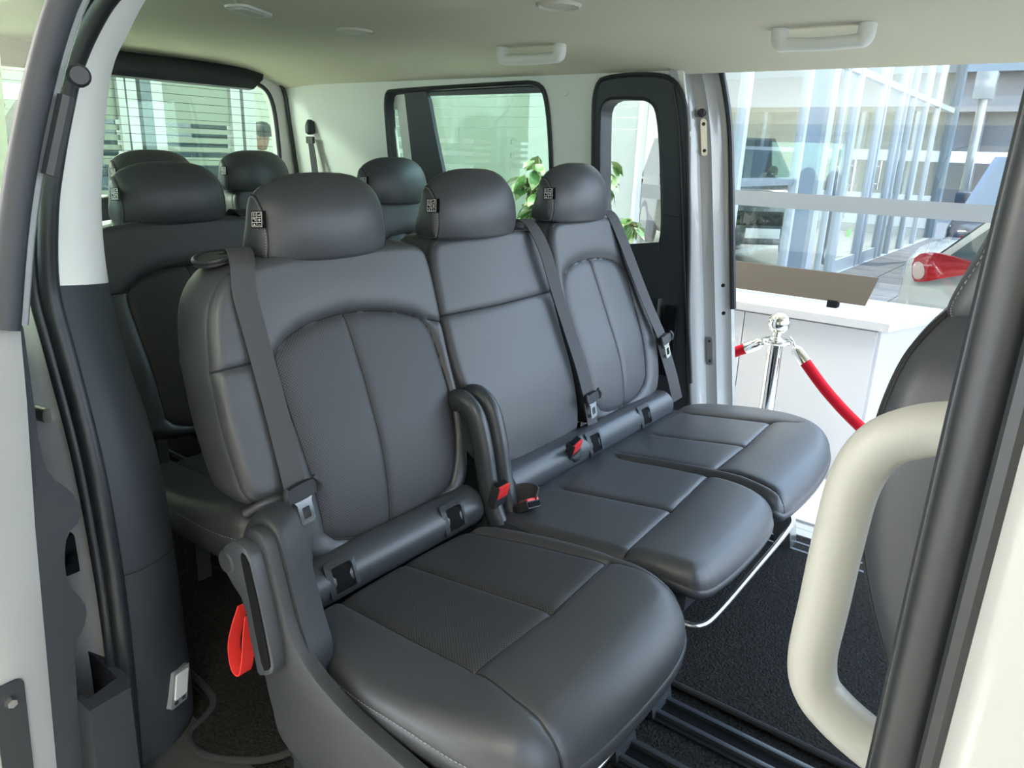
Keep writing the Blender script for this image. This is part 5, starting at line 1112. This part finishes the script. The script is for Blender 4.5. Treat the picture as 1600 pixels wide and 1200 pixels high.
# ---- people
def person(loc, yaw, H, label):
    r = empty('person', loc, label, 'person'); s = H/1.8
    V = [(0, 0, 0.95), (0, 0, 1.15), (0, 0, 1.38), (0, 0, 1.50), (0, 0.01, 1.56),  # pelvis..neck
         (0.10, 0, 0.90), (0.11, 0.01, 0.50), (0.11, -0.01, 0.10), (0.11, 0.10, 0.04), (-0.10, 0, 0.90), (-0.11, 0.03, 0.50), (-0.11, 0.02, 0.10), (-0.11, 0.13, 0.04),
         (0.19, 0, 1.42), (0.25, -0.02, 1.14), (0.22, 0.12, 0.95), (-0.19, 0, 1.42), (-0.25, -0.02, 1.14), (-0.20, 0.14, 0.98)]
    E_ = [(0, 1), (1, 2), (2, 3), (3, 4), (0, 5), (5, 6), (6, 7), (7, 8), (0, 9), (9, 10), (10, 11), (11, 12), (2, 13), (13, 14), (14, 15), (2, 16), (16, 17), (17, 18)]
    Rr = [0.15, 0.14, 0.16, 0.07, 0.055, 0.095, 0.065, 0.045, 0.04, 0.095, 0.065, 0.045, 0.04, 0.075, 0.055, 0.042, 0.075, 0.055, 0.042]
    me = bpy.data.meshes.new('body'); me.from_pydata([(x*s, y*s, z*s) for x, y, z in V], E_, []); o = bpy.data.objects.new('body', me); COL.objects.link(o); o.parent = r
    m = o.modifiers.new('skin', 'SKIN'); 
    for i, q in enumerate(me.skin_vertices[0].data): q.radius = (Rr[i]*s*(1.15 if i in (0, 1, 2) else 1), Rr[i]*s*(0.75 if i in (0, 1, 2) else 1))
    me.skin_vertices[0].data[0].use_root = True; o.modifiers.new('sub', 'SUBSURF').levels = 2
    dg = bpy.context.evaluated_depsgraph_get(); ev = o.evaluated_get(dg); m2 = bpy.data.meshes.new_from_object(ev); bpy.data.objects.remove(o)
    for mm in ('jacket', 'trousers', 'skin', 'hair'): m2.materials.append(M[mm])
    for p_ in m2.polygons:
        z = p_.center.z/s; p_.material_index = 2 if z > 1.50 else (1 if z < 0.93 and abs(p_.center.x) < 0.19*s else 0)
        if z < 0.10: p_.material_index = 3
        p_.use_smooth = True
    o = bpy.data.objects.new('body', m2); COL.objects.link(o); o.parent = r; WLOC[o.name] = Vector(loc)
    def loc_(p): return Vector(loc)+Vector(p)*s
    prof = [(0.002, 0.0), (0.045, 0.01), (0.062, 0.05), (0.074, 0.10), (0.080, 0.15), (0.076, 0.20), (0.055, 0.235), (0.002, 0.25)]
    hd_ = MB().lathe([(a*s, c*s) for a, c in prof], loc_((0, 0.015, 1.56)), n=20).go('head', 'skin', r, smooth=60)
    MB().lathe([(0.084*s, 0.13*s), (0.086*s, 0.18*s), (0.078*s, 0.225*s), (0.05*s, 0.258*s), (0.002, 0.266*s)], loc_((0, 0.0, 1.56)), n=20).go('hair', 'hair', hd_, smooth=60)
    MB().tube([loc_((0, 0.085, 1.70)), loc_((0, 0.112, 1.665)), loc_((0, 0.09, 1.655))], [0.006*s, 0.013*s, 0.008*s], n=8).go('nose', 'skin', hd_)
    for sx in (-0.03, 0.03): MB().lathe([(0.002, 0.012*s), (0.012*s, 0.006*s), (0.013*s, -0.01*s)], loc_((sx, 0.080, 1.695)), (0, 1, 0), 10).go('eye', 'hair', hd_)
    for sx in (-1, 1): MB().lathe([(0.002, 0.014*s), (0.022*s, 0.008*s), (0.024*s, -0.012*s)], loc_((sx*0.076, 0.01, 1.675)), (sx, -0.2, 0), 12).go('ear', 'skin', hd_)
    MB().tube([loc_((-0.025, 0.092, 1.628)), loc_((0, 0.098, 1.626)), loc_((0.025, 0.092, 1.628))], 0.005*s, n=6).go('mouth', 'hair', hd_)
    for (wx, wy, wz), sg in (((0.22, 0.12, 0.95), 1), ((-0.20, 0.14, 0.98), -1)):
        hb = MB().tube([loc_((wx, wy, wz)), loc_((wx-sg*0.01, wy+0.04, wz-0.05)), loc_((wx-sg*0.01, wy+0.06, wz-0.10))], [0.032*s, 0.042*s, 0.036*s], n=10, sx=0.6).go('hand', 'skin', r, smooth=60)
        for q in range(4):
            b_ = Vector((wx-sg*0.01, wy+0.025+0.022*q, wz-0.095)); MB().tube([loc_(b_), loc_(b_+Vector((-sg*0.008, 0.012, -0.045))), loc_(b_+Vector((-sg*0.025, 0.015, -0.075+0.006*abs(q-1.5))))], [0.010*s, 0.009*s, 0.007*s], n=8).go('finger', 'skin', hb)
        MB().tube([loc_((wx-sg*0.02, wy+0.075, wz-0.04)), loc_((wx-sg*0.03, wy+0.105, wz-0.075)), loc_((wx-sg*0.035, wy+0.11, wz-0.10))], [0.012*s, 0.010*s, 0.008*s], n=8).go('thumb', 'skin', hb)
    r.rotation_euler = (0, 0, math.radians(yaw)); return r
person((-3.45, 13.15, -0.52), -70, 1.86, 'person in dark jacket and grey trousers standing behind the glass doors')
person((-6.2, 4.28, GZ), 120, 1.74, 'person in dark jacket seen through right edge of tailgate window')

# ---- potted plant behind the far windows
pl = empty('potted_plant', (-2.12, 3.28, GZ), 'leafy variegated plant in a grey pot behind the far side windows', 'plant')
MB().lathe([(0.0, 0.0), (0.14, 0.0), (0.19, 0.36), (0.20, 0.38), (0.18, 0.38), (0.17, 0.34), (0.0, 0.34)], (-2.12, 3.28, GZ), n=28).go('pot', 'pot', pl)
LF = [(0, 0, 0), (0.30, 0.26, 0.05), (0.62, 0.27, 0.05), (1.0, 0, -0.10), (0.62, -0.27, 0.05), (0.30, -0.26, 0.05), (0.33, 0, 0.0), (0.66, 0, 0.0)]
LFF = [(0, 6, 1), (1, 6, 7, 2), (2, 7, 3), (3, 7, 4), (4, 7, 6, 5), (5, 6, 0)]
def leaf_mesh(k, mname, L_):
    me = bpy.data.meshes.new('leaf'); me.from_pydata([((0.5+(x-0.5)*k)*L_, y*L_*k, (z*L_ if mname == 'leaf' else z*L_-0.001)) for x, y, z in LF], [], LFF)
    me.materials.append(M[mname]); me.polygons.foreach_set('use_smooth', [True]*len(me.polygons)); return me
lmA, lmB = leaf_mesh(0.86, 'leaf', 0.10), leaf_mesh(1.0, 'leafedge', 0.10)
stems = [[(-2.12, 3.28, -0.10), (-2.20, 3.28, 0.45), (-2.30, 3.27, 0.88), (-2.33, 3.26, 1.10)], [(-2.12, 3.28, -0.10), (-2.22, 3.30, 0.5), (-2.40, 3.30, 0.92), (-2.46, 3.30, 1.0)], [(-2.12, 3.28, -0.10), (-2.10, 3.25, 0.5), (-2.26, 3.24, 0.78), (-2.38, 3.22, 0.86)],
         [(-2.12, 3.28, -0.10), (-2.0, 3.28, 0.5), (-1.93, 3.28, 0.85), (-1.915, 3.28, 1.08)], [(-2.12, 3.28, -0.10), (-1.98, 3.30, 0.5), (-1.84, 3.30, 0.80), (-1.76, 3.30, 0.80)], [(-2.12, 3.28, -0.10), (-1.95, 3.25, 0.40), (-1.86, 3.24, 0.70), (-1.80, 3.22, 0.66)], [(-2.12, 3.28, -0.10), (-2.08, 3.31, 0.5), (-2.06, 3.32, 0.9), (-2.02, 3.32, 1.0)]]
rnd = random.Random(3)
for sp_ in stems:
    P = spline(sp_, 8); MB().tube(P, 0.006, n=6).go('stem', 'stem', pl)
    for k in range(9, len(P)):
        for _ in range(3 if k % 2 else 2):
            q = Vector(P[k])+Vector((rnd.uniform(-.03, .03), rnd.uniform(-.03, .03), rnd.uniform(-.02, .02)))
            a = rnd.uniform(0, 2*math.pi)
            for mm in (lmB, lmA):
                if mm is lmB:
                    o = bpy.data.objects.new('leaf', mm); COL.objects.link(o); o.parent = pl; o.location = q-Vector((-2.12, 3.28, GZ)); o.rotation_euler = (rnd.uniform(-0.7, 0.7), rnd.uniform(0.3, 1.2), a); o.scale = [rnd.uniform(0.8, 1.25)]*3; base = o
                else:
                    c = bpy.data.objects.new('leaf_blade', mm); COL.objects.link(c); c.parent = base; c.location = (0, 0, 0.0)
for o in list(COL.objects):
    if o.name not in WLOC: WLOC[o.name] = Vector((0, 0, 0))
